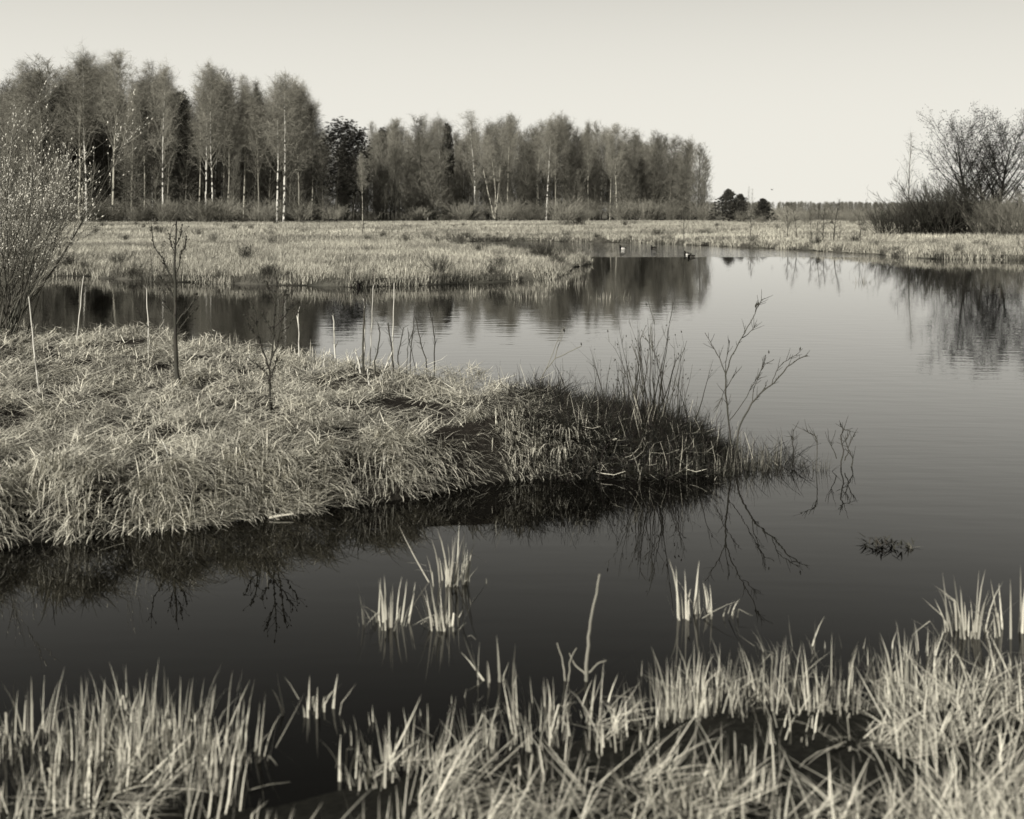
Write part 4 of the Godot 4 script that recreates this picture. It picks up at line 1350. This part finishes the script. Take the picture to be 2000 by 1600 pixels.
	for i in 12:
		var a := TAU * i / 12
		var q := path(heading(a) * 0.14, Vector3.UP + heading(a) * rr(-0.5, 0.15), rr(0.16, 0.34), 4, Vector3.ZERO, 0.2)
		tube(q, 0.07, 0.02, 5, tone(0.02))
	part("stem", commit(), m_wood, ho)
	begin()
	for i in 7:
		var a := rr(0, TAU)
		tube(path(Vector3(0, 0.15, 0), heading(a) + Vector3.DOWN * 0.4, rr(0.25, 0.45), 4, Vector3.DOWN * 0.5, 0.15), 0.04, 0.012, 5, tone(0.03))
	part("root", commit(), m_wood, ho)

# ---------------------------------------------------------------- ducks and bird
func lofted(rings: Array, col: Color, under: Color, split := -2.0) -> void:
	# rings: [x, y, half width, half height]
	var n := 12
	var prev := PackedVector3Array()
	for i in rings.size():
		var q: Array = rings[i]
		var ring := PackedVector3Array()
		for k in n:
			var a := TAU * k / n
			ring.append(Vector3(q[0], q[1] + sin(a) * q[3], cos(a) * q[2]))
		if i > 0:
			for k in n:
				var k2 := (k + 1) % n
				var c := under if sin(TAU * (k + 0.5) / n) < split else col
				var ca := Vector3(rings[i - 1][0], rings[i - 1][1], 0)
				var cb := Vector3(q[0], q[1], 0)
				var n0 := (prev[k] - ca).normalized()
				var n1 := (ring[k] - cb).normalized()
				var n2 := (ring[k2] - cb).normalized()
				var n3 := (prev[k2] - ca).normalized()
				tri_n(prev[k], ring[k], ring[k2], n0, n1, n2, c)
				tri_n(prev[k], ring[k2], prev[k2], n0, n2, n3, c)
		prev = ring

func duck(label: String, u: float, v: float, turn: float, drake: bool) -> void:
	var d := EYE * F / (v - Y0)
	var black := tone(0.015)
	var brown := tone(0.035)
	var c := black if drake else brown
	var t := thing("duck", label, "duck", Vector3(gx(u, d), 0, -d), "ducks on the water", turn)
	begin()
	lofted([[-0.24, 0.09, 0.005, 0.005], [-0.2, 0.08, 0.04, 0.02], [-0.14, 0.055, 0.085, 0.06], [-0.04, 0.05, 0.115, 0.085], [0.06, 0.05, 0.115, 0.09], [0.14, 0.05, 0.09, 0.085], [0.19, 0.06, 0.045, 0.05], [0.205, 0.065, 0.004, 0.004]], c, c)
	part("body", commit(), m_feather, t)
	begin()
	var fc := tone(0.75, 0.4) if drake else tone(0.07)
	for s in [-1.0, 1.0]:
		for i in 6:
			for k in 3:
				var q := []
				for e in [[0, 0], [1, 0], [1, 1], [0, 1]]:
					var x := lerpf(-0.13, 0.1, (i + e[0]) / 6.0)
					var yy := lerpf(0.0, 0.075, (k + e[1]) / 3.0)
					var wid := 0.121 * sqrt(maxf(0.02, 1.0 - pow((x + 0.005) / 0.2, 2.0))) * sqrt(maxf(0.05, 1.0 - pow((yy - 0.05) / 0.095, 2.0)))
					q.append(Vector3(x, yy, s * wid))
				quad(q[0], q[1], q[2], q[3], fc)
	part("flank", commit(), m_feather, t)
	begin()
	lofted([[0.09, 0.1, 0.03, 0.03], [0.115, 0.155, 0.036, 0.04], [0.13, 0.185, 0.045, 0.046], [0.165, 0.195, 0.044, 0.043], [0.19, 0.188, 0.03, 0.028], [0.2, 0.185, 0.004, 0.004]], c, c)
	# the drooping crest
	var cr := PackedVector3Array([Vector3(0.125, 0.215, 0), Vector3(0.095, 0.2, 0), Vector3(0.075, 0.165, 0)])
	tube(cr, 0.022, 0.004, 6, c)
	var hd := part("head", commit(), m_feather, t)
	begin()
	lofted([[0.19, 0.182, 0.018, 0.014], [0.215, 0.174, 0.017, 0.008], [0.24, 0.17, 0.018, 0.005], [0.245, 0.17, 0.002, 0.002]], tone(0.3), tone(0.3))
	part("bill", commit(), m_feather, hd)
	begin()
	for s in [-1.0, 1.0]:
		bud(Vector3(0.168, 0.203, 0.036 * s), Vector3(0, 0, s), 0.009, tone(0.5), 0.5)
	part("eye", commit(), m_feather, hd)
	begin()
	for i in 5:
		blade(Vector3(-0.19, 0.075, 0), Vector3(-1, 0, (i - 2) * 0.14).normalized(), 0.09, 0.03, 78, 8, c, 3)
	part("tail", commit(), m_feather, t)

func build_birds() -> void:
	rng.seed = 500
	duck("black and white drake swimming farthest left behind the others", 1216, 486, PI, true)
	duck("dark brown duck swimming alone between the drake and the pair", 1277, 486, PI, false)
	duck("black and white drake of the close pair of ducks", 1343, 498, PI - 0.1, true)
	duck("dark duck of the close pair, in front of the drake", 1350, 502, PI + 0.15, false)
	var d := 170.0
	var t := thing("flying_bird", "small dark bird flying in the sky above the distant woodland", "bird", Vector3(gx(1508, d), EYE - (371.0 - Y0) / F * d, -d), "", 0.5)
	begin()
	lofted([[-0.13, 0, 0.004, 0.004], [-0.07, 0, 0.025, 0.025], [0.02, 0, 0.045, 0.045], [0.09, 0.01, 0.03, 0.03], [0.12, 0.015, 0.022, 0.022], [0.15, 0.01, 0.002, 0.002]], tone(0.03), tone(0.03))
	part("body", commit(), m_feather, t)
	for s in [-1.0, 1.0]:
		begin()
		var w := [Vector3(0.05, 0.02, 0.03 * s), Vector3(0.09, 0.12, 0.16 * s), Vector3(0.0, 0.15, 0.32 * s), Vector3(-0.03, 0.09, 0.17 * s), Vector3(-0.05, 0.015, 0.04 * s)]
		for k in [0.0, 0.008]:
			var o := Vector3(0, k, 0)
			tri(w[0] + o, w[1] + o, w[3] + o, tone(0.04))
			tri(w[0] + o, w[3] + o, w[4] + o, tone(0.04))
			tri(w[1] + o, w[2] + o, w[3] + o, tone(0.04))
		part("wing", commit(), m_feather, t)

# ---------------------------------------------------------------- everything
func _ready() -> void:
	var cam := Camera3D.new()
	cam.name = "camera"
	add_child(cam)
	var at := CameraAttributesPhysical.new()
	at.frustum_focal_length = 150.0
	at.frustum_near = 0.1
	at.frustum_far = 9000.0
	at.exposure_aperture = 8.0
	at.frustum_focus_distance = 20.0
	cam.attributes = at
	cam.projection = Camera3D.PROJECTION_FRUSTUM
	cam.near = 0.1
	cam.far = 9000.0
	cam.size = 1600.0 / F * 0.1
	cam.frustum_offset = Vector2(0.0, -(800.0 - Y0) / F * 0.1)
	cam.position = Vector3(0, EYE, 0)
	cam.current = true

	# a clear spring sky as a filtered black and white film sees it: pale low down, deepening steadily upwards
	var air := Image.create_empty(64, 1024, false, Image.FORMAT_RGBAF)
	for j in 1024:
		var y := sin((0.5 - (j + 0.5) / 1024.0) * PI)
		var k := 0.04 + 0.685 * exp(-pow(y / 0.282, 2.9)) if y >= 0.0 else 0.13
		for i in 64:
			air.set_pixel(i, j, Color(k, k * 0.974, k * 0.885, 1.0))
	var sky := PanoramaSkyMaterial.new()
	sky.panorama = ImageTexture.create_from_image(air)
	var env := Environment.new()
	env.background_mode = Environment.BG_SKY
	env.sky = Sky.new()
	env.sky.sky_material = sky
	env.tonemap_mode = Environment.TONE_MAPPER_LINEAR
	env.tonemap_exposure = 1.18
	env.sdfgi_enabled = true
	env.ssao_enabled = true
	env.ssil_enabled = true
	var we := WorldEnvironment.new()
	we.name = "environment"
	we.environment = env
	add_child(we)

	var sun := DirectionalLight3D.new()
	sun.name = "sun"
	sun.light_color = Color(1.0, 0.978, 0.93)
	sun.light_energy = 1.6
	sun.light_angular_distance = 0.5
	sun.shadow_enabled = true
	add_child(sun)
	sun.basis = Basis.looking_at(Vector3(0.5, -0.56, -0.78), Vector3.UP)

	m_wood = plain(0.85, 0.2)
	m_grass = plain(0.7, 0.3)
	m_grass.backlight_enabled = true
	m_grass.backlight = Color(0.16, 0.16, 0.16)
	m_fluff = plain(0.9, 0.2)
	m_fluff.backlight_enabled = true
	m_fluff.backlight = Color(0.4, 0.4, 0.4)
	m_feather = plain(0.6, 0.35)
	n_big.seed = 3
	n_big.frequency = 0.35
	n_mid.seed = 5
	n_mid.frequency = 0.9
	n_fin.seed = 8
	n_fin.frequency = 3.0
	lands()
	var t0 := Time.get_ticks_msec()
	build_ground()
	build_water()
	print("ground ", Time.get_ticks_msec() - t0)
	rng.seed = 50
	build_grass()
	print("grass ", Time.get_ticks_msec() - t0)
	build_wood()
	print("wood ", Time.get_ticks_msec() - t0)
	build_bank_plants()
	build_water_plants()
	build_birds()
	print("all ", Time.get_ticks_msec() - t0)
